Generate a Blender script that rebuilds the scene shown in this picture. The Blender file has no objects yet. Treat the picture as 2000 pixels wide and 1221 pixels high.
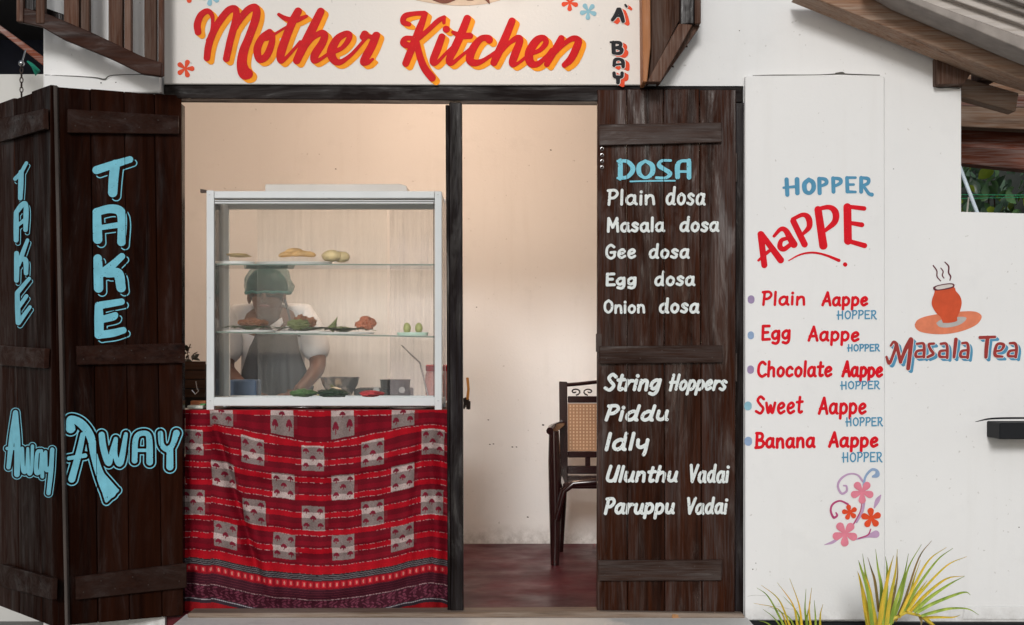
import bpy, bmesh, math, random
import numpy as np
from mathutils import Vector, Matrix, noise as mnoise
R = math.radians
random.seed(7)
scene = bpy.context.scene
col = scene.collection

# ------------------------------------------------------------------ camera
F = 3000.0; TILT = R(1.0); CAMP = Vector((0.0, -6.0, 1.046)); CY = 680 + F * math.tan(TILT)
cam = bpy.data.cameras.new('camera'); cam.sensor_width = 36; cam.lens = 36 * F / 2000
cam.clip_start = 0.05; cam.clip_end = 2000; cam.shift_y = (CY - 610.5) / 2000
camo = bpy.data.objects.new('camera', cam); camo.location = CAMP
camo.rotation_euler = (R(90) - TILT, 0, 0); col.objects.link(camo); scene.camera = camo
# ------------------------------------------------------------------ light
SUN_EL, SUN_AZ = R(19), R(-6)          # sun stands in front of the facade, a little to the left
w = bpy.data.worlds.new('World'); scene.world = w; w.use_nodes = True
nt = w.node_tree; nt.nodes.clear()
sky = nt.nodes.new('ShaderNodeTexSky'); sky.sky_type = 'NISHITA'; sky.sun_disc = False
sky.sun_elevation = SUN_EL; sky.sun_rotation = R(180) - SUN_AZ; sky.dust_density = 1.0; sky.air_density = 1
hs = nt.nodes.new('ShaderNodeHueSaturation'); hs.inputs['Saturation'].default_value = 0.42
bg = nt.nodes.new('ShaderNodeBackground'); bg.inputs[1].default_value = 0.065
wo = nt.nodes.new('ShaderNodeOutputWorld')
nt.links.new(sky.outputs[0], hs.inputs['Color']); nt.links.new(hs.outputs[0], bg.inputs[0]); nt.links.new(bg.outputs[0], wo.inputs[0])
sl = bpy.data.lights.new('sun', 'SUN'); sl.energy = 1.25; sl.angle = R(11); sl.color = (1.0, 0.985, 0.97)
so = bpy.data.objects.new('sun', sl); col.objects.link(so)
sd = Vector((math.sin(-SUN_AZ) * math.cos(SUN_EL), math.cos(SUN_AZ) * math.cos(SUN_EL), -math.sin(SUN_EL)))  # travel direction
so.rotation_euler = sd.to_track_quat('-Z', 'Y').to_euler(); so.location = (-2, -8, 5)
scene.view_settings.view_transform = 'Standard'; scene.view_settings.look = 'None'
scene.view_settings.exposure = 0.31; scene.view_settings.gamma = 1; scene.view_settings.use_curve_mapping = False
scene.render.engine = 'CYCLES'

# ------------------------------------------------------------------ geometry helpers
FW = Vector((0, math.cos(TILT), -math.sin(TILT))); UP = Vector((0, math.sin(TILT), math.cos(TILT))); RT = Vector((1, 0, 0))
def ray(px, py): return FW + RT * ((px - 1000) / F) + UP * ((CY - py) / F)
def P(px, py, y=0.0):
    d = ray(px, py); t = (y - CAMP.y) / d.y
    return CAMP + d * t
def PX(px, y=0.0, py=680): return P(px, py, y).x
def PZ(py, y=0.0): return P(1000, py, y).z
def on_plane(px, py, o, n):
    d = ray(px, py); t = (o - CAMP).dot(n) / d.dot(n); return CAMP + d * t

def link(name, me, mat, parent=None):
    o = bpy.data.objects.new(name, me); col.objects.link(o)
    if mat is not None:
        for m in (mat if isinstance(mat, (list, tuple)) else [mat]): me.materials.append(m)
    if parent is not None: o.parent = parent
    return o
def wloc(o):
    v = Vector(o.location)
    while o.parent: o = o.parent; v = v + o.location
    return v
def tag(o, label=None, cat=None, group=None, kind=None):
    if label: o['label'] = label
    if cat: o['category'] = cat
    if group: o['group'] = group
    if kind: o['kind'] = kind
    return o
def empty(name, loc, label=None, cat=None, group=None):
    o = bpy.data.objects.new(name, None); o.location = loc; o.empty_display_size = 0.05; col.objects.link(o)
    return tag(o, label, cat, group)
class MB:
    def __init__(s): s.v = []; s.f = []; s.m = []; s.mi = 0
    def add(s, vs, fs):
        b = len(s.v); s.v += [tuple(v) for v in vs]; s.f += [tuple(b + i for i in f) for f in fs]; s.m += [s.mi] * len(fs); return s
    def box(s, x0, x1, y0, y1, z0, z1):
        return s.obox(Vector((0, 0, 0)), Vector((1, 0, 0)), Vector((0, 1, 0)), Vector((0, 0, 1)), x0, x1, y0, y1, z0, z1)
    def obox(s, o, u, v, w_, a0, a1, b0, b1, c0, c1):
        vs = [o + u * a + v * b + w_ * c for c in (c0, c1) for b in (b0, b1) for a in (a0, a1)]
        return s.add(vs, [(0, 2, 3, 1), (4, 5, 7, 6), (0, 1, 5, 4), (1, 3, 7, 5), (3, 2, 6, 7), (2, 0, 4, 6)])
    def prism(s, poly, y0, y1):            # poly = [(x,z)...] extruded along y
        n = len(poly); vs = [(x, y0, z) for x, z in poly] + [(x, y1, z) for x, z in poly]
        fs = [tuple(range(n)), tuple(range(2 * n - 1, n - 1, -1))] + [(i, i + n, (i + 1) % n + n, (i + 1) % n) for i in range(n)]
        return s.add(vs, fs)
    def pixprism(s, pts, y0, y1):          # outline traced on the plane y0
        return s.prism([(P(a, b, y0).x, P(a, b, y0).z) for a, b in pts], y0, y1)
    def bar(s, a, b, wdt, hgt, up=Vector((0, 0, 1))):
        a = Vector(a); b = Vector(b); u = (b - a).normalized(); v = up.cross(u).normalized(); w_ = u.cross(v).normalized()
        return s.obox(a, u, v, w_, 0, (b - a).length, -wdt / 2, wdt / 2, -hgt / 2, hgt / 2)
    def tube(s, pts, rad, n=8, cap=True):
        pts = [Vector(p) for p in pts]; rad = rad if isinstance(rad, (list, tuple)) else [rad] * len(pts)
        rings = []; up = Vector((0.13, 0.21, 0.97)).normalized()
        for i, p in enumerate(pts):
            t = (pts[min(i + 1, len(pts) - 1)] - pts[max(i - 1, 0)]).normalized()
            x = up.cross(t)
            if x.length < 0.05: x = Vector((1, 0, 0)).cross(t)
            x.normalize(); y = t.cross(x); up = y if abs(y.z) > .2 else up
            rings.append([p + (x * math.cos(2 * math.pi * k / n) + y * math.sin(2 * math.pi * k / n)) * rad[i] for k in range(n)])
        vs = [v for r in rings for v in r]; fs = []
        for i in range(len(rings) - 1):
            for k in range(n): fs.append((i * n + k, i * n + (k + 1) % n, (i + 1) * n + (k + 1) % n, (i + 1) * n + k))
        if cap: fs += [tuple(range(n))[::-1], tuple((len(rings) - 1) * n + k for k in range(n))]
        return s.add(vs, fs)
    def lathe(s, c, prof, n=24, sx=1, sy=1):
        c = Vector(c); vs = []; fs = []
        for r, z in prof:
            for k in range(n): a = 2 * math.pi * k / n; vs.append(c + Vector((r * sx * math.cos(a), r * sy * math.sin(a), z)))
        for i in range(len(prof) - 1):
            for k in range(n): fs.append((i * n + k, i * n + (k + 1) % n, (i + 1) * n + (k + 1) % n, (i + 1) * n + k))
        return s.add(vs, fs)
    def blob(s, c, rx, ry, rz, seed=0, amp=0.2, fr=3, n=14, m=9):
        c = Vector(c); vs = []; fs = []
        for i in range(m + 1):
            th = math.pi * i / m
            for k in range(n):
                a = 2 * math.pi * k / n; d = Vector((math.sin(th) * math.cos(a), math.sin(th) * math.sin(a), math.cos(th)))
                q = 1 + amp * mnoise.noise(d * fr + Vector((seed * 7.1, seed * 3.3, 0)))
                vs.append(c + Vector((d.x * rx * q, d.y * ry * q, d.z * rz * q)))
        for i in range(m):
            for k in range(n): fs.append((i * n + k, (i + 1) * n + k, (i + 1) * n + (k + 1) % n, i * n + (k + 1) % n))
        return s.add(vs, fs)
    def build(s, name, mat, parent=None, bev=0, smooth=False, keep=False):
        c = Vector((0, 0, 0)) if keep else sum((Vector(v) for v in s.v), Vector()) / max(1, len(s.v))
        me = bpy.data.meshes.new(name); me.from_pydata([tuple(Vector(v) - c) for v in s.v], [], s.f)
        if any(s.m): me.polygons.foreach_set('material_index', s.m)
        bm = bmesh.new(); bm.from_mesh(me)
        if smooth: bmesh.ops.remove_doubles(bm, verts=bm.verts, dist=1e-5)
        bmesh.ops.recalc_face_normals(bm, faces=bm.faces)
        if bev: bmesh.ops.bevel(bm, geom=list(bm.edges), offset=bev, segments=1, affect='EDGES')
        if smooth:
            for f in bm.faces: f.smooth = True
            for e in bm.edges:
                if len(e.link_faces) == 2 and e.calc_face_angle(0) > R(42): e.smooth = False
        bm.to_mesh(me); bm.free()
        o = link(name, me, mat, parent)
        o.location = c - (wloc(parent) if parent else Vector((0, 0, 0)))
        return o

# ------------------------------------------------------------------ materials
def mat_new(name):
    m = bpy.data.materials.new(name); m.use_nodes = True; nt = m.node_tree
    return m, nt, nt.nodes['Principled BSDF'], nt.nodes, nt.links
def coords(nt, scale=(1, 1, 1), rnd=True):
    N, L = nt.nodes, nt.links
    tc = N.new('ShaderNodeTexCoord'); mp = N.new('ShaderNodeMapping'); mp.inputs['Scale'].default_value = scale
    if rnd:
        oi = N.new('ShaderNodeObjectInfo'); ml = N.new('ShaderNodeMath'); ml.operation = 'MULTIPLY'; ml.inputs[1].default_value = 37
        L.new(oi.outputs['Random'], ml.inputs[0]); ad = N.new('ShaderNodeVectorMath'); L.new(tc.outputs['Object'], ad.inputs[0]); L.new(ml.outputs[0], ad.inputs[1])
        L.new(ad.outputs[0], mp.inputs[0])
    else: L.new(tc.outputs['Object'], mp.inputs[0])
    return mp.outputs[0]
def noise(nt, vec, scale, detail=4, rough=0.55, dist=0):
    n = nt.nodes.new('ShaderNodeTexNoise'); nt.links.new(vec, n.inputs['Vector'])
    n.inputs['Scale'].default_value = scale; n.inputs['Detail'].default_value = detail; n.inputs['Roughness'].default_value = rough; n.inputs['Distortion'].default_value = dist
    return n.outputs['Fac']
def ramp(nt, fac, stops):
    r = nt.nodes.new('ShaderNodeValToRGB'); nt.links.new(fac, r.inputs[0]); e = r.color_ramp.elements
    while len(e) > len(stops): e.remove(e[-1])
    while len(e) < len(stops): e.new(0.5)
    for i, (p, c) in enumerate(stops): e[i].position = p; e[i].color = (*c, 1) if len(c) == 3 else c
    return r.outputs[0]
def mix(nt, fac, a, b, mode='MIX'):
    m = nt.nodes.new('ShaderNodeMix'); m.data_type = 'RGBA'; m.blend_type = mode
    for sock, val in ((m.inputs[0], fac), (m.inputs[6], a), (m.inputs[7], b)):
        if hasattr(val, 'is_output'): nt.links.new(val, sock)
        elif isinstance(val, (int, float)): sock.default_value = val
        else: sock.default_value = (*val, 1)
    return m.outputs[2]
def bump(nt, h, bsdf, strength=0.3, dist=0.01):
    b = nt.nodes.new('ShaderNodeBump'); b.inputs['Strength'].default_value = strength; b.inputs['Distance'].default_value = dist
    nt.links.new(h, b.inputs['Height']); nt.links.new(b.outputs[0], bsdf.inputs['Normal'])
def plain(name, c, rough=0.5, metal=0, var=0.12, sc=8, spec=0.5, bmp=0.0, coat=0):
    m, nt, b, N, L = mat_new(name); v = coords(nt); f = noise(nt, v, sc)
    L.new(ramp(nt, f, [(0.25, tuple(x * (1 - var) for x in c)), (0.75, tuple(min(1, x * (1 + var)) for x in c))]), b.inputs['Base Color'])
    b.inputs['Roughness'].default_value = rough; b.inputs['Metallic'].default_value = metal; b.inputs['Specular IOR Level'].default_value = spec
    b.inputs['Coat Weight'].default_value = coat
    if bmp: bump(nt, noise(nt, v, sc * 6), b, bmp, 0.004)
    return m
def wood(name, dark, light, axis='z', rough=(0.25, 0.55), grey=None, greyamt=0.0, coat=0.0, bmp=0.5, spec=0.2):
    m, nt, b, N, L = mat_new(name); b.inputs['Specular IOR Level'].default_value = spec
    s = {'z': (38, 38, 1.6), 'x': (1.6, 38, 38)}[axis]
    v = coords(nt, s); v2 = coords(nt, tuple(0.12 * x + 0.5 for x in s))
    g = noise(nt, v, 1.0, 6, 0.62, 0.4); big = noise(nt, v2, 1.2, 4, 0.6, 0.8); fine = noise(nt, v, 4.0, 3, 0.6)
    c = ramp(nt, g, [(0.3, dark), (0.52, tuple((a + b_) / 2 for a, b_ in zip(dark, light))), (0.75, light)])
    c = mix(nt, ramp(nt, big, [(0.35, (0, 0, 0)), (0.7, (1, 1, 1))]), c, mix(nt, 0.6, c, light), 'MIX')
    if grey: c = mix(nt, ramp(nt, mix(nt, 0.5, big, fine), [(0.5 - 0.25 * greyamt, (0, 0, 0)), (0.72 - 0.2 * greyamt, (1, 1, 1))]), c, grey)
    oi = N.new('ShaderNodeObjectInfo'); mr = N.new('ShaderNodeMapRange'); mr.inputs[3].default_value = 0.68; mr.inputs[4].default_value = 1.4; L.new(oi.outputs['Random'], mr.inputs[0])
    c = mix(nt, 1.0, c, mr.outputs[0], 'MULTIPLY')
    sv = coords(nt, {'z': (60, 60, 14), 'x': (14, 60, 60)}[axis]); chipn = noise(nt, sv, 1.6, 5, 0.75)
    c = mix(nt, ramp(nt, chipn, [(0.70, (0, 0, 0)), (0.78, (0.6, 0.6, 0.6))]), c, tuple(min(1, x * 3.2 + 0.02) for x in light))
    L.new(c, b.inputs['Base Color'])
    rr = ramp(nt, big, [(0.3, (rough[0],) * 3), (0.7, (rough[1],) * 3)]); L.new(rr, b.inputs['Roughness'])
    b.inputs['Coat Weight'].default_value = coat; b.inputs['Coat Roughness'].default_value = 0.22
    v3 = coords(nt, {'z': (14, 14, 2.2), 'x': (2.2, 14, 14)}[axis]); gl_ = noise(nt, v3, 1.0, 5, 0.7, 0.7); L.new(ramp(nt, gl_, [(0.42, (spec * 0.12,) * 3), (0.56, (spec * 0.8,) * 3), (0.68, (min(1, spec * 3.2),) * 3)]), b.inputs['Specular IOR Level'])
    bump(nt, mix(nt, 0.35, g, fine), b, bmp, 0.003)
    return m
def plaster(name, c, dirt=(0.35, 0.33, 0.30), amt=0.35, zlo=None, warm=None):
    m, nt, b, N, L = mat_new(name); v = coords(nt, rnd=False)
    big = noise(nt, v, 0.9, 5, 0.6); md = noise(nt, v, 7, 5, 0.6); fn = noise(nt, v, 90, 3, 0.6)
    cc = ramp(nt, big, [(0.3, tuple(x * 0.94 for x in c)), (0.7, c)])
    cc = mix(nt, ramp(nt, md, [(0.58, (0, 0, 0)), (0.8, (amt,) * 3)]), cc, tuple(x * 0.8 for x in c))
    stk = noise(nt, coords(nt, (9, 9, 0.7), False), 1.6, 5, 0.65); cc = mix(nt, ramp(nt, stk, [(0.55, (0, 0, 0)), (0.8, (amt * 0.55,) * 3)]), cc, tuple(x * y for x, y in zip(c, (0.74, 0.72, 0.68))))
    spk = noise(nt, v, 55, 2, 0.5); cc = mix(nt, ramp(nt, spk, [(0.73, (0, 0, 0)), (0.78, (0.5,) * 3)]), cc, (0.42, 0.40, 0.37))
    if zlo is not None:                       # splash dirt along the foot of the wall, broken up by noise
        tc = N.new('ShaderNodeNewGeometry'); sp = N.new('ShaderNodeSeparateXYZ'); L.new(tc.outputs['Position'], sp.inputs[0])
        a = N.new('ShaderNodeMapRange'); a.inputs[1].default_value = zlo; a.inputs[2].default_value = zlo + 0.11; a.inputs[3].default_value = 1; a.inputs[4].default_value = 0
        L.new(sp.outputs[2], a.inputs[0]); mu = N.new('ShaderNodeMath'); mu.operation = 'MULTIPLY'; L.new(a.outputs[0], mu.inputs[0])
        n2 = noise(nt, v, 22, 5, 0.7); L.new(ramp(nt, n2, [(0.35, (0, 0, 0)), (0.75, (1, 1, 1))]), mu.inputs[1])
        cc = mix(nt, mu.outputs[0], cc, dirt)
    L.new(cc, b.inputs['Base Color']); b.inputs['Roughness'].default_value = 0.62; b.inputs['Specular IOR Level'].default_value = 0.3
    bump(nt, mix(nt, 0.5, md, fn), b, 0.22, 0.006)
    return m
def paint(name, c, speck=None, amt=0.0, rough=0.42, cover=None):
    m, nt, b, N, L = mat_new(name); v = coords(nt, rnd=False)
    f = noise(nt, v, 26, 4); cc = ramp(nt, f, [(0.3, tuple(x * 0.82 for x in c)), (0.7, c)])
    if speck: cc = mix(nt, ramp(nt, noise(nt, v, 260, 2, 0.7), [(0.66 - amt, (0, 0, 0)), (0.72 - amt, (1, 1, 1))]), cc, speck)  # pale specks coloured in as highlights on flaky enamel
    if cover: cc = mix(nt, ramp(nt, noise(nt, coords(nt, (60, 60, 5), False), 1.5, 4), [(0.55, (0, 0, 0)), (0.75, (.5, .5, .5))]), cc, cover)
    L.new(cc, b.inputs['Base Color']); b.inputs['Roughness'].default_value = rough; b.inputs['Specular IOR Level'].default_value = 0.07
    bump(nt, noise(nt, v, 140), b, 0.25, 0.002)
    return m

M = {}
M['plaster'] = plaster('white wall plaster', (0.82, 0.82, 0.815), amt=0.25, zlo=-0.06)
M['plaster_sign'] = plaster('cream sign paint', (0.76, 0.73, 0.69), amt=0.15)
M['plaster_in'] = plaster('inner wall distemper', (0.86, 0.85, 0.835), zlo=0.0)
M['plinth'] = plaster('whitewashed step', (0.78, 0.77, 0.74), amt=1.0)
M['black_band'] = plain('black skirting paint', (0.014, 0.015, 0.017), 0.6, spec=0.12)
M['door'] = wood('dark varnished door plank', (0.0045, 0.0016, 0.0012), (0.026, 0.0075, 0.0036), 'z', (0.35, 0.6), bmp=0.5, spec=0.10)
M['door_r'] = wood('weathered varnished plank', (0.004, 0.0018, 0.0014), (0.042, 0.0125, 0.0055), 'z', (0.12, 0.5), grey=(0.05, 0.040, 0.038), greyamt=0.05, bmp=1.0, spec=0.20)
M['batten'] = wood('dark door batten', (0.007, 0.003, 0.0025), (0.030, 0.012, 0.008), 'x', (0.35, 0.55), grey=(0.026, 0.015, 0.012), greyamt=0.3, spec=0.10)
M['batten_r'] = wood('greyed door batten', (0.010, 0.005, 0.004), (0.06, 0.030, 0.021), 'x', (0.25, 0.45), grey=(0.075, 0.06, 0.056), greyamt=0.3, spec=0.12)
M['frame'] = wood('dark frame timber', (0.003, 0.002, 0.002), (0.012, 0.008, 0.007), 'z', (0.12, 0.4), grey=(0.022, 0.019, 0.022), greyamt=0.15, spec=0.18)
M['frame_x'] = wood('dark lintel timber', (0.004, 0.003, 0.003), (0.02, 0.013, 0.012), 'x', (0.3, 0.5), grey=(0.02, 0.017, 0.017), greyamt=0.3, spec=0.1)
M['sill'] = wood('worn threshold board', (0.04, 0.026, 0.018), (0.20, 0.14, 0.10), 'x', (0.5, 0.8), grey=(0.22, 0.18, 0.15), greyamt=0.4)
M['rough'] = wood('old brown roof timber', (0.022, 0.010, 0.007), (0.115, 0.052, 0.032), 'z', (0.6, 0.85), grey=(0.15, 0.105, 0.085), greyamt=0.3, bmp=0.9)
M['rough_x'] = wood('old brown rafter timber', (0.07, 0.036, 0.022), (0.30, 0.165, 0.10), 'x', (0.6, 0.85), grey=(0.32, 0.25, 0.20), greyamt=0.35, bmp=0.9)
M['rail'] = wood('dark brown rail timber', (0.012, 0.006, 0.005), (0.065, 0.028, 0.019), 'x', (0.5, 0.8), bmp=0.9)
M['rough_o'] = wood('orange brown board', (0.16, 0.06, 0.025), (0.36, 0.17, 0.08), 'z', (0.5, 0.8))
M['redbeam'] = wood('red brown stained beam', (0.07, 0.018, 0.010), (0.22, 0.062, 0.032), 'x', (0.5, 0.7), grey=(0.30, 0.24, 0.22), greyamt=0.25)
M['chip'] = wood('fresh cut wood', (0.35, 0.16, 0.07), (0.55, 0.30, 0.14), 'x', (0.6, 0.8))
M['red'] = paint('red sign enamel', (0.60, 0.004, 0.008), (0.80, 0.25, 0.22), -0.02)
M['orange'] = paint('orange sign enamel', (0.95, 0.34, 0.012))
M['redorange'] = paint('red orange enamel', (0.80, 0.085, 0.03))
M['darkred'] = paint('brick red enamel', (0.36, 0.05, 0.045))
M['black'] = paint('black enamel', (0.018, 0.018, 0.022))
M['cyan'] = paint('pale cyan enamel', (0.22, 0.60, 0.74), cover=(0.15, 0.46, 0.58), rough=0.35)
M['blue'] = paint('sky blue enamel', (0.10, 0.32, 0.50))
M['blueflower'] = paint('dusty blue enamel', (0.28, 0.52, 0.62))
M['white'] = paint('off white enamel', (0.78, 0.83, 0.82), cover=(0.52, 0.54, 0.53), rough=0.4)
M['menured'] = paint('scarlet enamel', (0.74, 0.008, 0.02), (0.85, 0.3, 0.3), -0.03)
M['lilac'] = paint('lilac enamel', (0.36, 0.28, 0.45)); M['paleblue'] = paint('pale blue enamel', (0.30, 0.42, 0.62))
M['pink'] = paint('pink enamel', (0.80, 0.25, 0.33)); M['mauve'] = paint('mauve enamel', (0.55, 0.36, 0.55)); M['magenta'] = paint('deep pink enamel', (0.50, 0.07, 0.20))
M['terracotta'] = paint('terracotta enamel', (0.66, 0.10, 0.04)); M['salmon'] = paint('salmon enamel', (0.78, 0.24, 0.13)); M['offw'] = paint('pale enamel', (0.72, 0.66, 0.62)); M['greyp'] = paint('grey enamel', (0.5, 0.48, 0.46))
M['brownp'] = paint('brown enamel', (0.20, 0.07, 0.045)); M['steam'] = paint('maroon enamel', (0.14, 0.035, 0.05))
M['alu'] = plain('white coated aluminium', (0.68, 0.71, 0.72), 0.45, 0.0, 0.05, spec=0.2)
M['steel'] = plain('brushed steel', (0.55, 0.55, 0.56), 0.25, 1.0, 0.1)
M['iron'] = plain('rusty iron', (0.05, 0.035, 0.03), 0.6, 0.6, 0.4)
M['redfloor'] = None

def glass(name, tint=(0.985, 0.99, 0.988), haze=0.06, hazecol=(0.62, 0.62, 0.60), refl=0.06, streak=False):
    m, nt, b, N, L = mat_new(name); N.remove(b); out = N['Material Output']
    tr = N.new('ShaderNodeBsdfTransparent'); tr.inputs[0].default_value = (*tint, 1)
    gl = N.new('ShaderNodeBsdfGlossy'); gl.inputs['Roughness'].default_value = 0.02
    fr = N.new('ShaderNodeFresnel'); fr.inputs[0].default_value = 1.18
    m1 = N.new('ShaderNodeMixShader'); L.new(fr.outputs[0], m1.inputs[0]); L.new(tr.outputs[0], m1.inputs[1]); L.new(gl.outputs[0], m1.inputs[2])
    df = N.new('ShaderNodeBsdfDiffuse'); df.inputs[0].default_value = (*hazecol, 1)
    m2 = N.new('ShaderNodeMixShader'); L.new(m1.outputs[0], m2.inputs[1]); L.new(df.outputs[0], m2.inputs[2])
    v = coords(nt, (45, 45, 2.0) if streak else (5, 5, 3), False); n = noise(nt, v, 1.3, 5, 0.65)
    L.new(ramp(nt, n, [(0.3, (haze * 0.35,) * 3), (0.6, (haze * 1.3,) * 3), (0.85, (min(1, haze * 2.4),) * 3)]), m2.inputs[0]); L.new(m2.outputs[0], out.inputs[0])
    return m
M['glass'] = glass('vitrine glass', haze=0.012); M['glass_h'] = glass('misted sliding glass', haze=0.06, streak=True)
M['glass_g'] = glass('green shelf glass', tint=(0.88, 0.94, 0.92), haze=0.03)
M['glass_e'] = plain('green glass edge', (0.10, 0.17, 0.15), 0.2, 0, 0.2)

# ------------------------------------------------------------------ brush lettering: strokes -> signed distance -> flat paint mesh
def cr(pts, n=6):
    pts = [np.array(p, float) for p in pts]
    if len(pts) < 3: return pts
    ext = [2 * pts[0] - pts[1]] + pts + [2 * pts[-1] - pts[-2]]; out = []
    for i in range(1, len(ext) - 2):
        p0, p1, p2, p3 = ext[i - 1:i + 3]
        for k in range(n):
            t = k / n; out.append(0.5 * ((2 * p1) + (-p0 + p2) * t + (2 * p0 - 5 * p1 + 4 * p2 - p3) * t * t + (-p0 + 3 * p1 - 3 * p2 + p3) * t ** 3))
    out.append(pts[-1]); return out
def S(pts, r=None, k=True, conv=None):      # a stroke in photo pixels
    q = []
    for p in pts:
        x, y = p[0], p[1]; rr = p[2] if len(p) > 2 else r
        if conv: x, y, rr = conv(x, y, rr)
        q.append((x, y, rr))
    return cr(q) if k else [np.array(p, float) for p in q]
def conv(ox, oy, s): return lambda x, y, r: (ox + x / s, oy + y / s, r / s)
def bbox(strokes, pad):
    a = np.array([p for s in strokes for p in s]); r = a[:, 2]; return (a[:, 0] - r).min() - pad, (a[:, 0] + r).max() + pad, (a[:, 1] - r).min() - pad, (a[:, 1] + r).max() + pad
def field(strokes, bb, step, reach=14):
    x0, x1, y0, y1 = bb; nx = int((x1 - x0) / step) + 2; ny = int((y1 - y0) / step) + 2
    D = np.full((ny, nx), 1e3)
    for s in strokes:
        segs = [(s[0], s[0])] if len(s) == 1 else list(zip(s[:-1], s[1:]))
        for a, b in segs:
            rm = max(a[2], b[2]) + reach
            i0 = max(0, int((min(a[0], b[0]) - rm - x0) / step)); i1 = min(nx, int((max(a[0], b[0]) + rm - x0) / step) + 2)
            j0 = max(0, int((min(a[1], b[1]) - rm - y0) / step)); j1 = min(ny, int((max(a[1], b[1]) + rm - y0) / step) + 2)
            if i1 <= i0 or j1 <= j0: continue
            gx = x0 + step * np.arange(i0, i1)[None, :]; gy = y0 + step * np.arange(j0, j1)[:, None]
            dx, dy = b[0] - a[0], b[1] - a[1]; L2 = dx * dx + dy * dy + 1e-9
            t = np.clip(((gx - a[0]) * dx + (gy - a[1]) * dy) / L2, 0, 1)
            d = np.hypot(gx - a[0] - t * dx, gy - a[1] - t * dy) - (a[2] + t * (b[2] - a[2]))
            D[j0:j1, i0:i1] = np.minimum(D[j0:j1, i0:i1], d)
    return D
def polyfield(pts, bb, step):
    x0, x1, y0, y1 = bb; nx = int((x1 - x0) / step) + 2; ny = int((y1 - y0) / step) + 2
    gx = (x0 + step * np.arange(nx))[None, :] + np.zeros((ny, 1)); gy = (y0 + step * np.arange(ny))[:, None] + np.zeros((1, nx)); D = np.full((ny, nx), 1e9); ins = np.zeros((ny, nx), bool)
    for k in range(len(pts)):
        (ax, ay), (bx, by) = pts[k][:2], pts[(k + 1) % len(pts)][:2]; dx, dy = bx - ax, by - ay
        t = np.clip(((gx - ax) * dx + (gy - ay) * dy) / (dx * dx + dy * dy + 1e-9), 0, 1); D = np.minimum(D, np.hypot(gx - ax - t * dx, gy - ay - t * dy))
        if ay != by: ins ^= ((ay > gy) != (by > gy)) & (gx < (bx - ax) * (gy - ay) / (by - ay) + ax)
    return np.where(ins, -D, D)
def shape(pts, pmap, mat, parent, name, cv=None, step=0.7, grow=0.0):
    q = [cv(x, y, 0)[:2] if cv else (x, y) for x, y in pts]; q = [tuple(p) for p in cr([np.array(p) for p in q + [q[0]]], 5)][:-1]
    bb = (min(p[0] for p in q) - 3, max(p[0] for p in q) + 3, min(p[1] for p in q) - 3, max(p[1] for p in q) + 3)
    return contour(polyfield(q, bb, step) - grow, bb, step, pmap, name, mat, parent)
def shifted(strokes, dx, dy): return [[np.array([p[0] + dx, p[1] + dy, p[2]]) for p in s] for s in strokes]
def contour(D, bb, step, pmap, name, mat, parent):
    x0, _, y0, _ = bb; I = D < 0; ny, nx = D.shape; verts = []; faces = []
    cnt = I[:-1, :-1].astype(int) + I[1:, :-1] + I[:-1, 1:] + I[1:, 1:]
    def V(x, y): verts.append((x0 + x * step, y0 + y * step)); return len(verts) - 1
    for j in range(ny - 1):
        full = np.flatnonzero(cnt[j] == 4)
        if len(full):
            br = np.flatnonzero(np.diff(full) > 1); st = np.r_[full[0], full[br + 1]]; en = np.r_[full[br], full[-1]]
            for a, b in zip(st, en): faces.append((V(a, j), V(a, j + 1), V(b + 1, j + 1), V(b + 1, j)))
        for i in np.flatnonzero((cnt[j] > 0) & (cnt[j] < 4)):
            c = [(i, j), (i, j + 1), (i + 1, j + 1), (i + 1, j)]; poly = []
            for k in range(4):
                (xa, ya), (xb, yb) = c[k], c[(k + 1) % 4]; da, db = D[ya, xa], D[yb, xb]
                if da < 0: poly.append(V(xa, ya))
                if (da < 0) != (db < 0): t = da / (da - db); t = min(max(t, 0.02), 0.98); poly.append(V(xa + t * (xb - xa), ya + t * (yb - ya)))
            if len(poly) >= 3: faces.append(tuple(poly))
    if not faces: return None
    W = [pmap(x, y) for x, y in verts]
    me = bpy.data.meshes.new(name); c = sum(W, Vector()) / len(W); me.from_pydata([tuple(p - c) for p in W], [], faces)
    o = link(name, me, mat, parent); o.location = c - wloc(parent); return o
def lettering(strokes, pmap, mat, parent, name='lettering', step=1.0, cut=None, chip=None, op=None, label=None, pad=3):
    bb = bbox(strokes, pad); D = field(strokes, bb, step)
    if op: D = op(D, bb, step)
    if chip:                                 # flaked spots in the brushwork
        gx = bb[0] + step * np.arange(D.shape[1])[None, :]; gy = bb[2] + step * np.arange(D.shape[0])[:, None]
        w1 = np.sin(gx * 1.9 + 1.3 * np.sin(gy * .31)) + np.sin(gy * .83 + 1.7 * np.sin(gx * .6)) + 1.1 * np.sin(gx * .23 + gy * .17 + 2) + .8 * np.sin(gx * .9 - gy * 1.1)
        D = np.maximum(D, (w1 - chip) * 0.8)
    if cut:                                  # the plank joints run through the paint
        gx = bb[0] + step * np.arange(D.shape[1])[None, :]; gy = bb[2] + step * np.arange(D.shape[0])[:, None]
        for (xa, ya, xb, yb) in cut:
            xs = xa + (gy - ya) * (xb - xa) / (yb - ya); D = np.maximum(D, 0.55 - np.abs(gx - xs) + 0 * gy)
    o = contour(D, bb, step, pmap, name, mat, parent)
    if o is not None and label: o['label'] = label
    return o
def yplane(y): return lambda a, b: P(a, b, y)

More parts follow.
